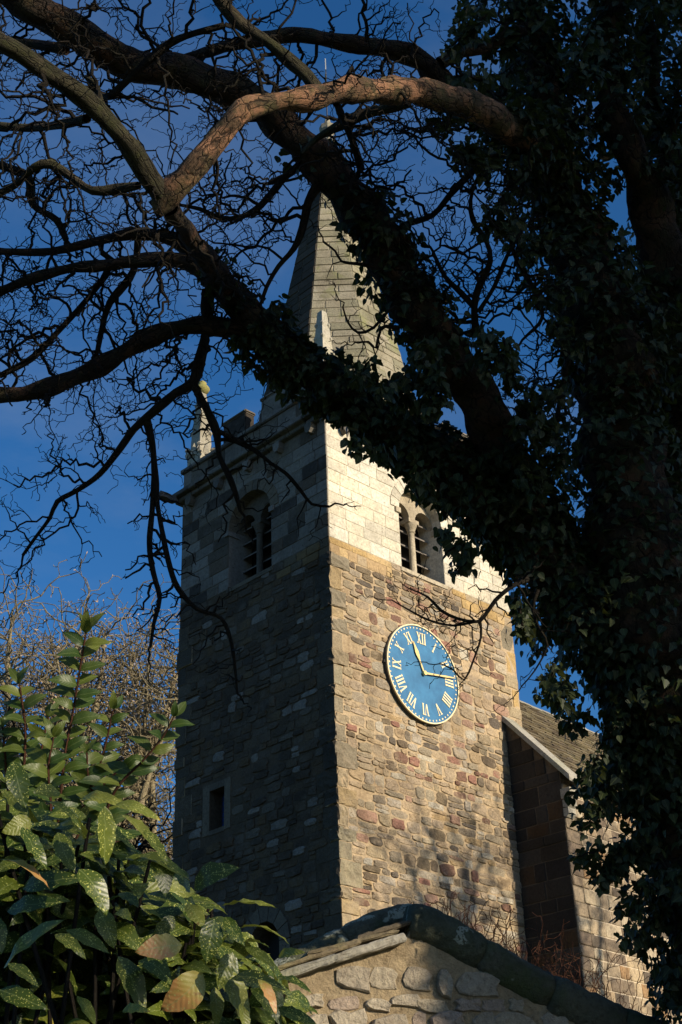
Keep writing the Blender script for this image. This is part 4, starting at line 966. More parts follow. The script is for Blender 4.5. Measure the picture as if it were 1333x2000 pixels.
L['L6c'] = [(285, 818, 10.2, 8), (298, 870, 10.2, 7), (303, 930, 10.2, 7), (308, 985, 10.2, 5.5), (320, 1050, 10.2, 5), (333, 1110, 10.2, 6), (348, 1150, 10.2, 5.5), (385, 1190, 10.2, 4.5), (432, 1207, 10.2, 4), (452, 1255, 10.2, 4), (460, 1310, 10.2, 3), (464, 1355, 10.2, 2.5)]
L['L6d'] = [(300, 930, 10.2, 5), (298, 990, 10.2, 6), (292, 1060, 10.2, 6), (300, 1120, 10.2, 6), (312, 1170, 10.2, 5), (300, 1220, 10.2, 4), (295, 1260, 10.2, 3)]
L['L7'] = [(432, 560, 9.9, 24), (395, 525, 9.94, 19), (335, 508, 9.97, 15), (270, 508, 10.01, 13), (200, 520, 10.05, 11), (130, 525, 10.09, 10), (60, 545, 10.12, 10), (0, 570, 10.16, 10), (-80, 600, 10.2, 9)]
L['L8'] = [(395, 500, 10.2, 18), (335, 465, 10.2, 14), (270, 455, 10.2, 12), (200, 470, 10.2, 9), (100, 492, 10.2, 8), (0, 490, 10.2, 7), (-60, 480, 10.2, 7)]
L['L9'] = [(270, 362, 8.0, 9), (225, 370, 8.1, 10), (180, 374, 8.1, 9), (140, 348, 8.2, 9), (100, 322, 8.2, 9), (68, 328, 8.2, 8), (30, 362, 8.3, 7), (-20, 385, 8.3, 7)]
L['L10'] = [(172, 232, 7.8, 10), (120, 243, 8.0, 9), (60, 250, 8.2, 8), (-20, 243, 8.3, 8)]
L['L11'] = [(130, 95, 9.6, 12), (80, 88, 9.7, 10), (30, 82, 9.8, 10), (-40, 70, 9.8, 9)]
L['L12'] = [(590, 320, 9.9, 10), (562, 342, 9.9, 8), (535, 372, 9.9, 7), (510, 402, 9.9, 6), (470, 425, 9.9, 5.5), (430, 426, 9.9, 5), (390, 408, 9.9, 4), (350, 400, 9.9, 3)]
L['L13'] = [(618, 365, 9.9, 11), (602, 395, 9.9, 9), (592, 445, 9.9, 8), (575, 485, 9.9, 6), (545, 520, 9.9, 5), (522, 560, 9.9, 4), (512, 592, 9.9, 4)]
L['L14'] = [(790, 195, 8.9, 16), (760, 213, 9.0, 12), (710, 225, 9.1, 10), (665, 245, 9.2, 10), (620, 270, 9.3, 7), (590, 300, 9.3, 4)]
L['L14b'] = [(655, 200, 8.5, 8), (672, 235, 9.0, 7), (690, 275, 9.5, 7), (705, 330, 9.8, 8)]
L['L15'] = [(170, 150, 9.3, 5), (205, 190, 8.6, 7), (240, 165, 8.5, 8), (300, 110, 8.4, 8), (350, 75, 8.4, 8), (440, 48, 8.4, 6)]
L['L16'] = [(205, 215, 7.7, 7), (195, 185, 7.7, 7), (185, 160, 7.7, 6), (165, 150, 7.7, 3)]
L['L17'] = [(0, 320, 10.2, 9), (55, 345, 10.2, 9), (65, 400, 10.2, 8), (110, 430, 10.2, 7), (130, 470, 10.2, 6)]
L['L18'] = [(270, 460, 10.2, 7), (260, 530, 10.2, 8), (215, 590, 10.2, 8), (200, 640, 10.2, 6), (190, 690, 10.2, 5)]
L['L19'] = [(215, 520, 10.2, 7), (190, 560, 10.2, 6), (120, 640, 10.2, 6), (60, 700, 10.2, 7), (0, 735, 10.2, 6)]
L['L20'] = [(930, 660, 9.9, 9), (926, 600, 9.9, 7), (935, 560, 9.9, 7), (958, 510, 9.9, 6), (950, 470, 9.9, 5), (925, 430, 9.9, 5), (920, 390, 9.9, 4), (935, 345, 9.9, 4), (960, 325, 9.9, 3)]
L['L21'] = [(928, 600, 9.9, 6), (900, 570, 9.9, 6), (870, 540, 9.9, 5), (850, 500, 9.9, 4)]
L['L22'] = [(935, 610, 9.9, 5), (965, 560, 9.9, 4.5), (990, 500, 9.9, 4), (1020, 450, 9.9, 3.5)]
L['L23'] = [(960, 300, 10.0, 9), (915, 345, 10.0, 7), (880, 380, 10, 6), (845, 420, 10, 6), (790, 440, 10, 6), (765, 465, 10, 5)]
L['L24'] = [(1010, 420, 10.2, 6), (1000, 480, 10.1, 5), (1040, 560, 10.1, 5), (1060, 620, 10.1, 4), (1020, 665, 10.1, 3)]
L['L25'] = [(1190, 660, 10.2, 9), (1140, 665, 10.1, 7), (1110, 710, 10.1, 5), (1095, 780, 10.1, 5), (1080, 850, 10.1, 4), (1040, 890, 10.1, 3)]
L['spray'] = [(1030, 1130, 9.4, 7.2), (1000, 1145, 9.3, 5.04), (968, 1172, 9.3, 3.96), (945, 1205, 9.3, 3.6), (930, 1214, 9.3, 3.6), (895, 1208, 9.3, 3.24), (862, 1192, 9.3, 2.88), (835, 1165, 9.3, 2.16), (800, 1150, 9.3, 1.44)]
L['spray2'] = [(930, 1214, 9.3, 2.88), (885, 1222, 9.3, 2.59), (840, 1212, 9.3, 2.3), (800, 1192, 9.3, 1.87), (765, 1172, 9.3, 1.44)]
L['spray3'] = [(938, 1212, 9.3, 2.88), (940, 1245, 9.3, 2.52), (925, 1290, 9.3, 2.16), (907, 1328, 9.3, 2.02), (885, 1308, 9.3, 1.73), (860, 1296, 9.3, 1.44)]
L['spray4'] = [(1050, 1150, 9.4, 5.04), (1040, 1190, 9.4, 3.6), (1055, 1230, 9.4, 2.88), (1070, 1260, 9.4, 2.16), (1045, 1310, 9.4, 1.8), (1020, 1340, 9.4, 1.44)]
L['spirespray'] = [(800, 625, 9.8, 6), (770, 600, 9.7, 4), (730, 640, 9.7, 3.2), (700, 650, 9.7, 2.6), (680, 630, 9.7, 2.2), (670, 600, 9.7, 2)]
L['spirespray2'] = [(780, 640, 9.8, 5), (745, 640, 9.7, 3.5), (735, 680, 9.7, 3), (720, 668, 9.7, 2.4), (700, 670, 9.7, 2)]
L['spirespray3'] = [(730, 520, 9.8, 5), (700, 515, 9.7, 3.5), (668, 510, 9.7, 3), (655, 490, 9.7, 2.4), (632, 472, 9.7, 2)]
L['T2'] = [(1310, 1150, 10.9, 70), (1318, 900, 11, 62), (1322, 700, 11, 56), (1310, 540, 10.9, 50), (1275, 420, 10.8, 42), (1240, 330, 10.6, 33), (1215, 265, 10.5, 28), (1195, 205, 10.5, 26), (1185, 130, 10.6, 24), (1200, 40, 10.7, 22), (1210, -80, 10.8, 20)]
L['T3'] = [(1330, 700, 11.3, 45), (1350, 500, 11.4, 40), (1335, 350, 11.4, 30), (1290, 270, 11.3, 22), (1275, 180, 11.3, 16), (1265, 60, 11.4, 14), (1240, -60, 11.5, 12)]
L['T4'] = [(1290, 450, 10.9, 20), (1282, 370, 10.9, 14), (1300, 320, 10.9, 10), (1318, 240, 10.9, 7), (1325, 150, 10.9, 6)]

tree = empty('bare_tree', tuple(at(1560, 3400, 10.6)*[1, 1, 0]+np.array([0, 0, G])), 'huge leafless tree with contorted dark limbs arching over from the right edge', 'tree')
MATS = {'orange': BARK_O, 'mossy': BARK_M, 'L10': BARK_M, 'L9': BARK_M, 'L4': BARK_M, 'L16': BARK_M, 'L14': BARK_M}
paths = {}
for k, pts in L.items():
    S = limb_path(pts, .05 if pts[0][3] < 60 else .07); paths[k] = S
    t = Tubes(); big = pts[0][3] > 15; R_ = S[:, 3].copy()
    t.add(S[:, :3], R_, 20 if big else (9 if pts[0][3] > 7 else 5), .09 if big else .05)
    nm = 'trunk' if k in ('trunk',) else ('limb' if pts[0][3] > 12 else 'branch')
    t.build(nm, MATS.get(k, BARK if pts[0][3] > 10 else BARK_T), tree)
tw = Tubes(); parts = []
def clear_zone(x, y):
    if 400 < x < 1010 and 930 < y < 2100: return 1           # the tower stays open
    if x > 340 and y > 1230 and y < 2100: return 1
    if y > 1300: return 1
    if 575 < x < 780 and 420 < y < 800: return 1
    return 0
def clear_low(x, y): return 1 if (y > 1420 or x > 660 or (y > 1240 and x > 520)) else 0
def clear_spray(x, y): return 1 if (y > 1360 or x < 740 or (760 < x < 850 and 1225 < y < 1400)) else 0
spec = {}   # limb: (spacing m, length range, start fraction)
for k in paths:
    if k == 'trunk': spec[k] = (.30, (.6, 1.2), .75)
    elif k == 'L1': spec[k] = (.22, (.5, 1.2), .62)
    elif k == 'L2': spec[k] = (.14, (.6, 1.5), .25)
    elif k.startswith('spray'): spec[k] = (.042, (.16, .42), .08)
    elif k.startswith('spirespray'): spec[k] = (.06, (.10, .24), .1)
    elif k in ('orange', 'mossy'): spec[k] = (.15, (.6, 1.3), .0)
    elif k.startswith('T'): spec[k] = (.35, (.5, 1.0), .4)
    elif k in ('L6e',): spec[k] = (.10, (.15, .4), .1)
    elif k == 'L6b': spec[k] = (.08, (.2, .5), .3)
    elif k in ('L6c', 'L6d'): spec[k] = (.07, (.15, .5), .1)
    else: spec[k] = (.10, (.45, 1.25), .08)
for k, S in paths.items():
    sp, (l0, l1), f0 = spec[k]; n = len(S); acc = 0; spr = k.startswith('sp')
    cfg = dict(TREE_CFG)
    if spr: cfg.update(ratio=.5, rmin=.0020)
    for i in range(max(1, int(n*f0)), n-1):
        acc += np.linalg.norm(S[i, :3]-S[i-1, :3])
        if acc < sp*random.uniform(.7, 1.3): continue
        acc = 0; x, y, z = proj(S[i, :3])
        if x < -150 or y < -150 or x > 1420: continue
        t = S[min(n-1, i+2), :3]-S[i-2, :3]; t /= np.linalg.norm(t)
        for tr in range(4):
            q = np.array(rv()); c = np.cross(t, q); c -= fw*(c@fw)*.6; c /= np.linalg.norm(c)
            d = norm(tuple(c + t*random.uniform(-.1, .7)))
            r0 = min(S[i, 3]*.6, random.uniform(.008, .017)) if not spr else S[i, 3]*.55
            cfg['pull'] = (0, 0, random.uniform(-.05, .04))
            if grow(tuple(S[i, :3]), d, random.uniform(l0, l1), r0, 1, tw, parts if not spr else None, cfg, clear_spray if k.startswith('spray') else (clear_low if k.startswith('L6') else clear_zone if not spr else None)): break
    if k not in ('trunk', 'orange') :      # tips continue
        grow(tuple(S[-1, :3]), norm(tuple(S[-1, :3]-S[-4, :3])), .3, S[-1, 3], 2, tw, None, cfg)
for t in parts: t.build('branch', BARK_T, tree)
tw.build('twigs', BARK_T, tree, 'stuff')
print('twigs', NB[0], len(parts), tw.n)

# ------------------------------------------------------------------ ivy
def ivy_shape(kind):
    if kind == 0: o = [(0, 0), (.22, -.10), (.42, .02), (.50, .25), (.34, .42), (.22, .70), (0, 1.0)]
    elif kind == 1: o = [(0, 0), (.2, -.12), (.46, -.02), (.52, .22), (.30, .34), (.26, .6), (0, 1.05)]
    else: o = [(0, 0), (.16, -.05), (.36, .08), (.42, .30), (.34, .55), (.16, .82), (0, 1.0)]
    vs = []; 
    for x, y in o: vs.append((x, y, -.10*y*y + .16*abs(x)))
    m_ = len(o)
    for x, y in o[1:-1]: vs.append((-x*.97, y, -.10*y*y + .14*abs(x)))
    mid = len(vs); vs.append((0, .45, -.02))
    fs = []
    r = list(range(m_)); l = [0] + list(range(m_, m_+m_-2)) + [m_-1]
    for a, b in zip(r, r[1:]): fs.append((a, b, mid))
    for a, b in zip(l, l[1:]): fs.append((b, a, mid))
    V = np.array(vs, float); uv = np.stack([V[:, 1]*.9, V[:, 0]*.5+.25], 1); return V, np.array(fs), uv
ISH = [ivy_shape(i) for i in range(3)]
def leaf_frame(out, up_bias, tipdir):
    """matrix whose y points to the tip and z to the upper surface"""
    y = tipdir/np.linalg.norm(tipdir); z = out - y*(out@y); z /= np.linalg.norm(z)+1e-9; x = np.cross(y, z); return np.stack([x, y, z], 1)
ivy = empty('ivy', tuple(paths['trunk'][0, :3]*[1, 1, 0]+np.array([0, 0, G])), 'dense dark ivy wrapping the big tree trunk and its lowest thick limb', 'ivy')
leaves = []
def ivy_on(S, f0, f1, dens, thick, clump=1.0, size=(.045, .080)):
    n = len(S); i0, i1 = int(n*f0), max(int(n*f0)+1, int(n*f1))
    seg = S[i0:i1]; L_ = np.sum(np.linalg.norm(np.diff(seg[:, :3], axis=0), axis=1)); cnt = int(L_*dens)
    ph = rng.random(3)*9
    for _ in range(cnt):
        i = i0 + rng.integers(0, max(1, i1-i0-1)); p = S[i, :3]; t = S[min(n-1, i+1), :3]-S[max(0, i-1), :3]; t /= np.linalg.norm(t)
        a = rng.random()*2*pi; q = np.cross(t, [.3, .5, .8]); q /= np.linalg.norm(q); w2 = np.cross(t, q); o = q*cos(a)+w2*sin(a)
        bulge = .55 + .45*sin(i*.35+ph[0]+a) + .3*sin(i*.9+ph[1]-2*a)
        r = S[i, 3] + thick*max(.05, bulge*clump)*rng.random()**.6 + .01
        pos = p + o*r + rng.normal(0, .02, 3)
        down = np.array([0, 0, -1.0]); tip = down*.75 + o*.45 + rng.normal(0, .45, 3)
        out = o + np.array([0, 0, .35]) + rng.normal(0, .35, 3)
        leaves.append((pos, leaf_frame(out, 0, tip), rng.uniform(*size), int(rng.integers(0, 3))))
ivy_on(paths['L1'], 0, .36, 1500, .17, 1.0); ivy_on(paths['L1'], .34, .66, 1300, .115, 1.0)
ivy_on(paths['L1'], .66, .80, 120, .05)
ivy_on(paths['trunk'], .25, 1.0, 1000, .26, 1.1)
ivy_on(paths['trunk'], .0, .25, 200, .2)
ivy_on(paths['T2'], 0, .55, 900, .24); ivy_on(paths['T2'], .72, 1.0, 500, .16)
ivy_on(paths['T3'], 0, 1, 600, .30, 1.1); ivy_on(paths['T4'], 0, 1, 200, .12)
ivy_on(paths['L2'], .0, .16, 900, .13); ivy_on(paths['L2'], .26, .50, 560, .10); ivy_on(paths['L2'], .5, .60, 90, .07)
ivy_on(paths['orange'], 0, .24, 1000, .17); ivy_on(paths['L3'], 0, .25, 260, .10); ivy_on(paths['L25'], 0, .4, 160, .07)
ivy_on(paths['L24'], 0, .3, 120, .08); ivy_on(paths['L3b'], .6, 1, 160, .08)
# ivy-hung side shoots that fill the crown on the right and hang below the limb
side = Tubes()
def ivy_shoot(x, y, d, dx, dy, Ls, dens=90, thick=.07):
    p = at(x, y, d); dr = CR*dx - CU*dy + fw*random.uniform(-.4, .4)
    pts, _ = wig(tuple(p), norm(tuple(dr)), Ls, .05, .35, (0, 0, -.03), .2)
    S = np.array([list(q)+[.006] for q in pts]); side.add(S[:, :3], taper(.012, .004, len(pts)), 4)
    ivy_on(S, 0, 1, dens, thick, 1, (.042, .078))
for _ in range(170):                       # right-hand crown
    t = random.random(); x = random.uniform(960, 1370); y = random.uniform(-60, 1250)
    if 1065 < x < 1160 and 170 < y < 300: continue
    if x < 25 + np.interp(y, [0, 100, 200, 280, 340, 430, 500, 600, 750, 850, 900, 950], [935, 955, 900, 900, 930, 985, 1040, 1090, 1140, 1110, 1060, 1040]): continue
    ivy_shoot(x, y, random.uniform(10.2, 11.6), random.uniform(-1, 1), random.uniform(-.3, 1), random.uniform(.25, .5), 150, .10)
for _ in range(60):                        # fringe below and left of the trunk, low down
    x = random.uniform(1175, 1350); y = random.uniform(1350, 1800)
    if x < 1160 + (y-1350)*.28: continue
    ivy_shoot(x, y, random.uniform(9.9, 10.6), random.uniform(-.7, .3), random.uniform(.2, 1), random.uniform(.25, .5), 170, .10)
for x, y, dx, dy, l_ in ((940, 650, .3, 1, .4), (975, 660, .2, .6, .3), (985, 700, .1, 1, .3), (1010, 800, .5, .6, .35), (1040, 780, .2, 1, .35), (1020, 840, .6, .2, .3), (850, 700, -.2, 1, .35), (860, 740, -.5, .8, .3), (835, 660, -.3, .7, .2), (790, 720, -.2, .6, .2), (770, 770, .5, -.4, .25), (800, 790, -.2, -.6, .15), (840, 800, .2, -.4, .2), (700, 740, .3, -.5, .2), (745, 760, .1, -.8, .12), (690, 870, -.1, 1, .15), (740, 880, .2, 1, .12), (830, 930, -.1, 1, .2), (900, 1060, -.6, .6, .18), (920, 1080, -.3, 1, .2), (880, 1040, -.8, .4, .15), (1010, 1180, .3, 1, .25), (1085, 1290, -.3, 1, .3), (1120, 1340, -.5, .7, .3), (1150, 1400, -.5, .5, .3), (1170, 1480, -.6, .7, .3), (1190, 1560, -.7, .6, .35), (1110, 1330, -.2, 1, .25), (1230, 1640, -.6, .8, .4), (1250, 1720, -.4, 1, .4), (1300, 1850, -.3, 1, .35), (1320, 1920, -.1, 1, .25), (1290, 1780, -.5, 1, .3), (1170, 1660, -.6, .3, .2), (1210, 1500, -.8, .4, .4), (1240, 1420, -1, .4, .3),
                    (1100, 760, -.8, .1, .3), (1110, 900, -.8, .3, .4), (1060, 960, -.4, -.6, .3), (1090, 860, -.6, -.2, .3), (1120, 560, -.7, .3, .35), (1090, 480, -.8, .2, .35), (1080, 640, .3, .4, .3), (1000, 430, -.6, .2, .3), (985, 390, -.5, .6, .25), (970, 310, -.6, .3, .3), (940, 300, -.5, .2, .25), (960, 150, -.8, .1, .25), (930, 60, -.6, .5, .3), (940, 20, -.5, .6, .3), (1150, 60, -.2, .8, .4), (1120, 140, .3, .8, .3), (880, 230, -.7, .5, .15), (855, 225, -.3, .9, .15)):
    for _k in range(2): ivy_shoot(x+random.uniform(-12, 12), y+random.uniform(-12, 12), 9.2 + max(0, (x-900)/400) + random.uniform(-.1, .3), dx, dy, l_, 150, .075)
side.build('ivy_stems', BARK_T, ivy, 'stuff')
sc = sorted(range(len(leaves)), key=lambda i: (lambda q: (0 if (0 < q[0] < 1333 and 0 < q[1] < 2000) else 1, q[2]-30*leaves[i][2]+random.random()*1.5))(proj(leaves[i][0])))
ivm = []
for V, T, uv in ISH: ivm.append(mesh_np('ivy_leaf', V, T, IVY, True, None, uv))
for i in sc[:295]:
    p, Mx, s, kd = leaves[i]; M = Matrix([[*(Mx[r]*s), p[r]] for r in range(3)] + [[0, 0, 0, 1]]); place('ivy_leaf', ivm[kd], ivy, M)
def joined_leaves(name, idx, lst, shapes, mat, parent):
    VV, TT, UU, tn, b = [], [], [], [], 0
    for i in idx:
        p, Mx, s, kd = lst[i]; V, T, uv = shapes[kd]
        VV.append((V*s)@Mx.T + p); TT.append(T+b); UU.append(uv); b += len(V); tn.append(np.full(len(V), rng.random()))
    me = mesh_np(name, np.vstack(VV), np.vstack(TT), mat, True, np.concatenate(tn), np.vstack(UU))
    return link(name, me, None, parent, 'stuff')
joined_leaves('ivy_foliage', sc[295:], leaves, ISH, IVY, ivy)
print('ivy leaves', len(leaves))

# ------------------------------------------------------------------ spotted laurel in the foreground
def laurel_shape(seed, toothy=.10, droop=.18, fold=.22, wide=.19, rows=9):
    r = random.Random(seed); vs, uv, fs = [], [], []; bend = r.uniform(-.06, .06); tw_ = r.uniform(-.25, .25)
    for i in range(rows+1):
        t = i/rows; w_ = wide*(sin(pi*min(1, t**.80))**.85 if 0 < t < 1 else 0) + (.008 if i == 0 else 0)
        if t > .4 and t < .99: w_ *= 1 + toothy*(1 if i % 2 else -1)*(1.0 if r.random() < .8 else 0)
        z = -droop*t*t + .05*sin(pi*t)*r.uniform(.5, 1.5); y0 = bend*sin(pi*t)
        for s in (-1, 0, 1):
            wy = s*w_; zz = z + fold*abs(wy) + s*tw_*wy*.0 + tw_*t*wy*.8 + (r.uniform(-.012, .012) if s else 0)
            vs.append((t - (.03 if s and i % 2 and t > .4 else 0), y0+wy, zz)); uv.append((t, .25 + wy))
    for i in range(rows):
        for s in (0, 1):
            a = i*3+s; fs.append((a, a+3, a+4)); fs.append((a, a+4, a+1))
    return np.array(vs), np.array(fs), np.array(uv)
LSH = [laurel_shape(40+i, droop=random.Random(i).uniform(.02, .32), wide=random.Random(i+9).uniform(.155, .215)) for i in range(8)]
def lmeshes(mat, nm): return [mesh_np(nm, V, T[:, ::-1], mat, True, None, uv) for V, T, uv in LSH]
LM = {'g': lmeshes(AUC, 'spotted_leaf'), 'y': lmeshes(AUC_L, 'yellowing_leaf'), 'b': lmeshes(AUC_B, 'scorched_leaf')}
bc = at(150, 1900, 4.0)
laurel = empty('spotted_laurel', (bc[0], bc[1], G), 'spotted laurel shrub with yellow speckled toothed leaves filling the lower left corner', 'shrub')
hero = [(434, 1770, 543, 1762, 26, 'y'), (472, 1812, 565, 1808, 18, 'y'), (380, 1735, 450, 1688, 42, 'g'), (372, 1742, 333, 1690, 34, 'g'), (366, 1765, 400, 1810, 46, 'y'), (356, 1846, 266, 1858, 56, 'b'), (397, 1902, 316, 1970, 66, 'b'),
        (232, 1868, 291, 1975, 56, 'g'), (425, 1890, 505, 1998, 60, 'y'), (452, 1912, 547, 1905, 42, 'g'), (420, 1795, 405, 1882, 52, 'g'), (540, 1908, 612, 1931, 14, 'g'), (420, 1928, 427, 2008, 34, 'y'), (240, 1592, 314, 1642, 50, 'y'), (205, 1575, 213, 1692, 54, 'g'),
        (225, 1572, 308, 1582, 30, 'y'), (80, 1566, 170, 1594, 26, 'g'), (25, 1488, 52, 1577, 46, 'g'), (118, 1548, 66, 1545, 36, 'g'), (42, 1616, 97, 1694, 40, 'g'), (113, 1626, 149, 1701, 42, 'g'), (45, 1735, 153, 1702, 42, 'g'), (155, 1698, 218, 1770, 56, 'g'),
        (15, 1780, 118, 1753, 44, 'g'), (8, 1890, 118, 1784, 60, 'g'), (108, 1826, 168, 1856, 28, 'g'), (130, 1816, 216, 1856, 32, 'g'), (194, 1778, 221, 1844, 42, 'g'), (240, 1680, 370, 1682, 26, 'g'), (2, 1678, 104, 1710, 30, 'b'), (17, 1882, 78, 1922, 26, 'g'), (0, 1933, 90, 1960, 46, 'g'),
        (152, 1945, 190, 2000, 30, 'g'), (125, 2006, 166, 1983, 18, 'y'), (240, 1975, 281, 1963, 14, 'y'), (-10, 1788, 6, 1862, 38, 'g'), (272, 1876, 336, 1906, 42, 'g'), (545, 1868, 583, 1852, 18, 'y'), (505, 1913, 548, 1968, 26, 'b'), (533, 1918, 557, 1978, 20, 'g'), (290, 1745, 356, 1753, 26, 'g'), (235, 1744, 272, 1770, 32, 'g'),
        (430, 1850, 470, 1912, 40, 'g'), (455, 1860, 430, 1935, 38, 'g'), (480, 1850, 540, 1880, 26, 'g'), (480, 1840, 530, 1845, 20, 'g'), (440, 1790, 480, 1845, 28, 'g'), (340, 1790, 300, 1840, 34, 'g'), (300, 1680, 330, 1740, 40, 'g'), (160, 1560, 240, 1555, 30, 'y'), (280, 1620, 330, 1690, 34, 'g'),
        (60, 1600, 10, 1620, 44, 'y'), (10, 1545, 60, 1590, 44, 'g'), (490, 1930, 560, 1990, 30, 'g'), (540, 1970, 620, 1995, 26, 'g'), (470, 1960, 490, 2020, 30, 'y')]
def put_leaf(a, b, wid, kind, nrm, lst=None):
    x = b-a; l = np.linalg.norm(x); x /= l; z = nrm - x*(nrm@x); z /= np.linalg.norm(z); y = np.cross(z, x); k = random.randrange(len(LSH))
    wy = wid/(2*.185)
    M = np.stack([x*l, y*min(max(wy, l*.8), l*1.5), z*l], 1)
    if lst is not None: lst.append((a, M, 1.0, k)); return
    Mm = Matrix([[*M[r], a[r]] for r in range(3)] + [[0, 0, 0, 1]])
    place({'g': 'spotted_leaf', 'y': 'yellowing_leaf', 'b': 'scorched_leaf'}[kind], LM[kind][k], laurel, Mm)
tocam = -fw
for x0, y0, x1, y1, wd, kd in hero:
    d = random.uniform(3.12, 3.35); A = at(x0, y0, d+.04); B = at(x1, y1, d-.02)
    Lpx = sqrt((x1-x0)**2+(y1-y0)**2); slim = wd/Lpx < .3
    n_ = np.array([0, 0, 1.0])*(1.0 if slim else .4) + tocam*(.15 if slim else .65) + np.array(SD)*.7 + rng.normal(0, .18, 3)
    put_leaf(A, B, max(wd*d/F, Lpx*d/F*.36), kd, n_)
def lim_y(x):                                   # upper outline of the shrub in the photo
    xs = [-60, 0, 60, 130, 200, 260, 320, 400, 470, 540, 600, 680]; ys = [1450, 1490, 1540, 1560, 1570, 1600, 1690, 1740, 1790, 1860, 1940, 2040]
    return float(np.interp(x, xs, ys))
stems = Tubes(); fill = []; nfill = 0
base = np.array([bc[0], bc[1], G])
for r_ in range(300):
    x = random.uniform(-80, 560); y = lim_y(x) + 25 + random.random()**1.1*(2150-lim_y(x)); d = random.uniform(3.7, 4.5) if r_ > 60 else random.uniform(3.62, 3.75)
    tip = at(x, y, d)
    b0 = base + rng.normal(0, .25, 3)*[1, 1, 0]; mid = (b0+tip)/2 + rng.normal(0, .1, 3); C = np.array([list(q)+[rr] for q, rr in ((b0, .012), (mid, .009), (tip, .005))])
    S = smooth_path(C, .15); stems.add(S[:, :3], S[:, 3], 5)
    ax = np.array(norm(tuple(np.array([0, 0, 1.0])*.8 + (tip-mid) + CR*.3)))
    for k in range(random.randint(6, 9)):
        a = k*2.4 + random.random(); q = np.cross(ax, [.2, .5, .3]); q /= np.linalg.norm(q); w2 = np.cross(ax, q); o = q*cos(a)+w2*sin(a)
        el = random.uniform(-.5, .6); dv = o + ax*el; dv /= np.linalg.norm(dv); l = random.uniform(.10, .175)
        A = tip - ax*.02*k + dv*.01; B = A + dv*l
        nn = ax*.6 + rng.normal(0, .35, 3) + tocam*.35 + np.array(SD)*.6
        if proj(B)[1] < lim_y(proj(B)[0])-5 or proj(B)[2] < 3.42: continue
        kd = 'g' if random.random() < .93 else 'y'
        if nfill < 235 and kd == 'g' and -30 < x < 620 and y < 2030 and d < 4.0: put_leaf(A, B, l*.36, 'g', nn); nfill += 1
        elif kd == 'y': put_leaf(A, B, l*.36, 'y', nn)
        else: put_leaf(A, B, l*.44, 'g', nn, fill)
stems.build('stems', BARK_T, laurel, 'stuff')
joined_leaves('leaf_mass', range(len(fill)), fill, [(V, T[:, ::-1], uv) for V, T, uv in LSH], AUC, laurel)

# upright plain-leaved shoots behind the laurel
sh = empty('leafy_shrub', tuple(at(150, 1600, 5.0)*[1, 1, 0]+np.array([0, 0, G])), 'plain green shrub with tall upright leafy shoots behind the spotted laurel', 'shrub')
PM = [mesh_np('shoot_leaf', V, T[:, ::-1], PRIV, True, None, uv) for V, T, uv in [laurel_shape(80+i, .0, .34, .3, .21, 8) for i in range(5)]]
def shoot(pts, d, gap, ll, seed, wd=1.0):
    C = np.array([list(at(x, y, d+dd)) + [r*d/F] for x, y, dd, r in pts]); S = smooth_path(C, .012)
    t = Tubes(); t.add(S[:, :3], S[:, 3], 6); t.build('stem', REDTWIG, sh)
    acc = 0; k = 0; n = len(S)
    for i in range(int(n*.02)+1, n):
        acc += np.linalg.norm(S[i, :3]-S[i-1, :3])
        if acc < gap and i < n-1: continue
        acc = 0; k += 1; tt = S[i, :3]-S[i-1, :3]; tt /= np.linalg.norm(tt)
        for sg in (-1, 1):
            a = (0 if k % 2 else 1.0) + random.uniform(-.35, .35); side_ = CR*cos(a)*sg + np.cross(tt, CR)*sin(a)*sg
            l = ll*random.uniform(.8, 1.15)*(.75 if i > n*.94 else 1)
            dv = side_ + tt*random.uniform(.35, .75) if i < n*.94 else side_*.5+tt
            dv /= np.linalg.norm(dv); A = S[i, :3]; x = dv; z = tt*.6 + tocam*.75 + rng.normal(0, .2, 3); z -= x*(z@x); z /= np.linalg.norm(z); y = np.cross(z, x)
            M = np.stack([x*l, y*l*1.05*wd, z*l], 1); place('shoot_leaf', random.choice(PM), sh, Matrix([[*M[r], A[r]] for r in range(3)] + [[0, 0, 0, 1]]))
shoot([(112, 1640, 0, 3), (118, 1560, 0, 3), (128, 1470, 0, 2.6), (143, 1390, 0, 2.4), (156, 1310, 0, 2.2), (165, 1255, 0, 2), (170, 1230, 0, 1.5)], 4.6, .037, .095, 1)
shoot([(30, 1640, 0, 3), (45, 1520, 0, 3), (50, 1430, 0, 2.4), (42, 1360, 0, 2), (38, 1335, 0, 1.5)], 4.9, .042, .09, 2)
shoot([(150, 1640, .3, 3), (180, 1540, .3, 3), (205, 1460, .3, 2.4), (218, 1400, .3, 2), (222, 1385, .3, 1.5)], 4.9, .042, .09, 3)
shoot([(190, 1640, .0, 3), (225, 1545, .0, 3), (280, 1485, .0, 2.4), (318, 1440, .0, 2), (340, 1400, .0, 1.5)], 4.6, .045, .09, 4)
shoot([(90, 1640, .4, 3), (85, 1560, .4, 3), (80, 1480, .4, 2.4), (95, 1400, .4, 2)], 5.0, .042, .09, 5)
shoot([(130, 1640, .2, 3), (160, 1580, .2, 3), (215, 1520, .2, 2.4), (240, 1500, .2, 2)], 4.7, .034, .10, 6)
shoot([(60, 1640, .2, 3), (20, 1560, .2, 3), (10, 1470, .2, 2.4), (5, 1420, .2, 2)], 4.7, .034, .10, 7)
shoot([(100, 1660, -.1, 3), (100, 1580, 0, 3), (95, 1500, 0, 2.4), (105, 1440, 0, 2)], 4.5, .038, .09, 8)
shoot([(240, 1660, .1, 3), (200, 1590, .1, 3), (175, 1530, .1, 2.4), (170, 1470, .1, 2)], 4.8, .038, .09, 9)
t = Tubes()
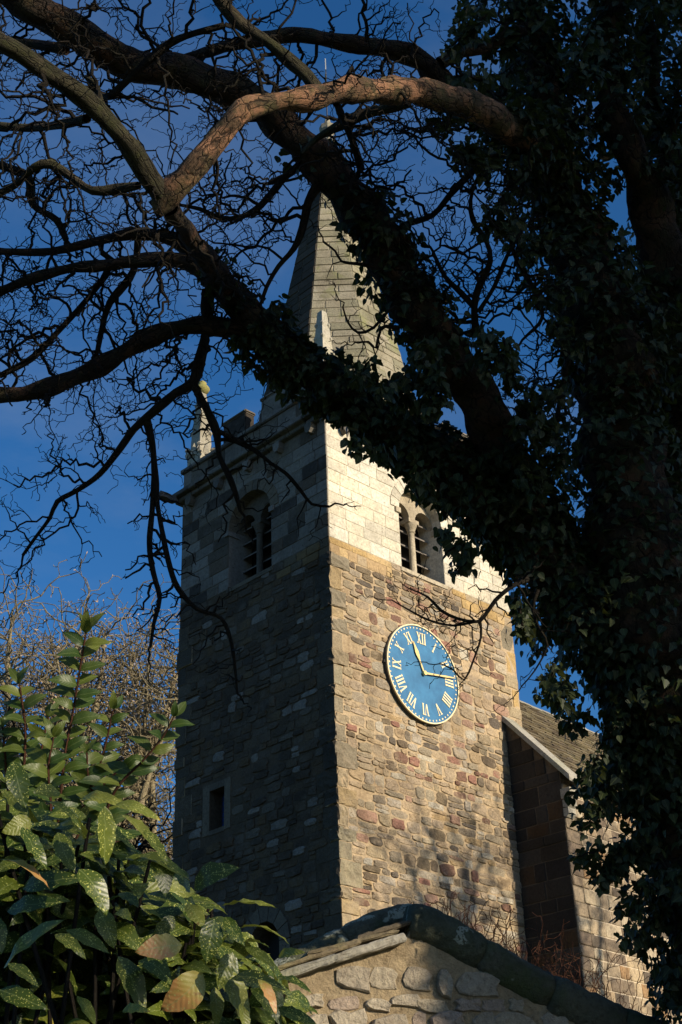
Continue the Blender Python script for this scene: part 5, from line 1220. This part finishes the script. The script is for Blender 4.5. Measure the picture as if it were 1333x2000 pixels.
for x, y in ((112, 1640), (30, 1640), (150, 1640), (190, 1640), (90, 1640), (130, 1640), (60, 1640)):
    A = at(x, y, 4.75); B = np.array(sh.location) + rng.normal(0, .15, 3)*[1, 1, 0]; t.add(np.array([B + (A-B)*k/5 + rng.normal(0, .02, 3)*(0 < k < 5) for k in range(6)]), np.linspace(.014, .006, 6), 6)
t.build('stems', REDTWIG, sh, 'stuff')

# ------------------------------------------------------------------ bare reddish shrub between wall and church
rs = empty('red_twigged_shrub', tuple(at(1040, 1900, 16.5)*[1, 1, 0]+np.array([0, 0, G])), 'leafless red twigged shrub showing above the mossy coping', 'shrub')
t = Tubes(); cfgr = dict(TREE_CFG, amp=.3, turn=.15, rmin=.0038, step={1: .09, 2: .06, 3: .04}, ratio=.45, every=(2, 4), maxparts=0)
NB[0] = 0
for k in range(84):
    x = random.uniform(880, 1240); yb = 1800 + (x-880)*.52 + 70; d = random.uniform(15, 17.5)
    cfgr['pull'] = (random.uniform(-.05, .05), random.uniform(-.05, .05), .03)
    A = at(x, yb, d); B = np.array(rs.location)+rng.normal(0, .5, 3)*[1, 1, 0]
    t.add(np.array([B + (A-B)*j/4 + rng.normal(0, .05, 3)*(0 < j < 4) for j in range(5)]), np.linspace(.014, .008, 5), 4)
    grow(tuple(A), norm((random.uniform(-.6, .6), random.uniform(-.6, .6), 1)), random.uniform(.55, 1.1), .009, 1, t, None, cfgr)
t.build('twigs', REDTWIG, rs, 'stuff')
st_ = Tubes(); st_.add([tuple(rs.location), tuple(Vector(rs.location)+Vector((.1, 0, 2)))], [.04, .03], 6); st_.build('stem', REDTWIG, rs)

# ------------------------------------------------------------------ bare trees beyond
def far_tree(name, x, d, h, crown, label, mat, twmat, group, seed, nl=14, pos=None, dens=5):
    random.seed(seed); b = at(x, 1700, d) if pos is None else np.array([pos[0], pos[1], G]); b[2] = G
    root = empty(name, tuple(b), label, 'tree', group if pos is None else None); cfg = dict(step={1: .38, 2: .24, 3: .16}, amp=.5, turn=.2, pull=(0, 0, .03), rmin=.014, levels=3, ratio=.46, every=(1, 3), maxparts=0, tips=pos is None); TIPS.clear()
    th = h*.30; P = [b + np.array([random.uniform(-.25, .25)*k, random.uniform(-.25, .25)*k, th*k/5]) for k in range(6)]
    t = Tubes(); t.add(P, np.linspace(.42, .32, 6), 10, .05); t.build('trunk', mat, root)
    tw_ = Tubes(); tip = Tubes()
    for k in range(nl):
        a = k*2*pi/nl + random.uniform(-.4, .4); el = random.uniform(.5, 1.35); R_ = crown*random.uniform(.75, 1.05)
        end = b + np.array([cos(a)*R_*cos(el)*1.25, sin(a)*R_*cos(el)*1.25, th + (h-th)*(.35 + .6*sin(el))])
        st0 = np.array(P[random.choice((3, 4, 5))]); C = [list(st0)+[.23]]
        for j in (1, 2, 3, 4): 
            f = j/4; q = st0 + (end-st0)*f + np.array([0, 0, (h-th)*.10*sin(pi*f)]) + rng.normal(0, .45, 3)*(j < 4); C.append(list(q)+[.23*(1-f*.85)])
        S = smooth_path(C, .5); tt = Tubes(); tt.add(S[:, :3], S[:, 3], 7, .05); tt.build('limb', mat, root)
        for i in range(int(len(S)*.22), len(S)):
            for _ in range(random.randint(1, dens)):
                c = np.array(rv()); c[2] = abs(c[2])*.8; 
                grow(tuple(S[i, :3]), norm(tuple(c)), random.uniform(1.6, 3.4), .034, 1, tw_, None, cfg)
    tw_.build('twigs', twmat, root, 'stuff')
    if pos is not None: return root
    tp = np.array(TIPS); n = len(tp); a = rng.normal(0, 1, (n, 3)); a /= np.linalg.norm(a, axis=1)[:, None]; b_ = np.cross(a, rng.normal(0, 1, (n, 3))); b_ /= np.linalg.norm(b_, axis=1)[:, None]
    V = np.stack([tp+a*.06, tp+b_*.022, tp-a*.06, tp-b_*.022], 1).reshape(-1, 3); link('buds', mesh_np('buds', V, np.arange(4*n).reshape(-1, 4), BUDS, False), None, root, 'stuff')
    return root
NB[0] = 0
grp = 'bare trees beyond the tower'
far_tree('background_tree', 75, 44, 23.0, 6.4, 'pale rounded leafless tree at the left edge behind the leafy shoots', BARK_G, BARK_G, grp, 11)
far_tree('background_tree', 262, 46, 23.2, 6.4, 'sunlit leafless tree spreading its crown beside the tower wall', BARK_G, BARK_G, grp, 23)
far_tree('background_tree', 5, 36, 15.6, 3.6, 'darker dense leafless tree low at the far left edge', BARK_T, BARK_T, grp, 31, nl=7)
far_tree('background_tree', 170, 60, 22.5, 6.0, 'distant leafless tree seen between the two nearer crowns', BARK_G, BARK_G, grp, 37, nl=7)
far_tree('lime_tree', 0, 0, 16.8, 3.4, 'leafless lime tree standing south of the church tower', BARK_G, BARK_T, None, 51, 11, (6.6, -17.5), 2)
print('far twigs', NB[0])

# ------------------------------------------------------------------ evergreens added out of frame to shade the scene
def evergreen(pos, h, r, z0, label, seed, n=5200, ls=.30, name='added_yew'):
    random.seed(seed); g = np.random.default_rng(seed); root = empty(name, (pos[0], pos[1], G), label, 'tree', 'added evergreens shading the scene')
    t = Tubes(); P = [np.array([pos[0]+.15*sin(k), pos[1]+.15*cos(k*1.7), G+(h*.85-G)*k/8]) for k in range(9)]; t.add(P, np.linspace(.4, .08, 9), 9, .06); t.build('trunk', BARK, root)
    cl = []
    for k in range(90):
        a = g.random()*2*pi; rr = r*sqrt(g.random())*.88; zz = z0 + (h-z0)*g.random(); f = 1-abs((zz-z0)/(h-z0)-.4)*.55
        cl.append((np.array([pos[0]+cos(a)*rr*f, pos[1]+sin(a)*rr*f, zz]), r*.34*g.uniform(.7, 1.2)))
    V, T, b = [], [], 0
    for k in range(n):
        c, q = cl[k % len(cl)]; o = g.normal(0, 1, 3); o /= np.linalg.norm(o); p = c + o*q*g.random()**.35
        x = g.normal(0, 1, 3); x /= np.linalg.norm(x); y = np.cross(x, o); y /= np.linalg.norm(y)+1e-9; s = ls*g.uniform(.6, 1.2)
        V += [p-x*s, p-y*s*.4, p+x*s, p+y*s*.4]; T.append((b, b+1, b+2, b+3)); b += 4
    U = np.tile([[0, .25], [.5, 0], [1, .25], [.5, .5]], (n, 1))
    link('foliage', mesh_np('foliage', np.array(V), np.array(T), YEWL, False, None, U), None, root, 'stuff')
    for k in range(10):
        c = cl[k][0]; t = Tubes(); A = P[3+k % 5]; t.add([A, (A+c)/2+np.array([0, 0, .3]), c], [.09, .06, .03], 6); t.build('limb', BARK, root)
sdir = np.array([sin(SUN_AZ), cos(SUN_AZ), 0]); tanE = math.tan(SUN_EL)
def sunward(P, d): return np.array([P[0]+sdir[0]*d, P[1]+sdir[1]*d])
def in_sun_plane(s_, v, h):                  # position h metres sunward, s_ metres across, ray height v
    X = .978*s_ + sdir[0]*h; Y = .208*s_ + sdir[1]*h
    return np.array([CAM[0]+X, CAM[1]+Y]), v/cos(SUN_EL) + h*tanE
q, zb = in_sun_plane(7.2, 5.0, 8.0)
evergreen(q, in_sun_plane(7.2, 13.5, 8)[1], 2.5, zb+.6, 'tall evergreen added out of view to shade the ivy covered tree', 4, 14000, .36)
def bush(s_, v0, v1, h, r, name, label, seed, n, ls):
    q, z0 = in_sun_plane(s_, v0, h); evergreen(q, in_sun_plane(s_, v1, h)[1], r, z0, label, seed, n, ls, name+'_tree')
bush(10.4, .0, 6.0, 6.0, 1.62, 'added_holly', 'small rounded evergreen added out of view to shade the gable wall', 8, 13000, .2)
bush(9.7, 4.35, 8.5, 7.0, 1.35, 'added_holly', 'slim high crowned evergreen added out of view to shade the ivy covered trunk', 12, 8000, .22)
bush(2.0, -.3, 2.3, 9.0, 1.9, 'added_holly', 'thin open evergreen added out of view to cast broken shade over the spotted laurel', 9, 260, .22)
q, zb = in_sun_plane(11.7, .6, 9.0)
evergreen(q, in_sun_plane(11.7, 14, 9)[1], 3.1, zb, 'dark evergreen added out of view at the right to shade the trunk and gable wall', 3, 22000, .36)
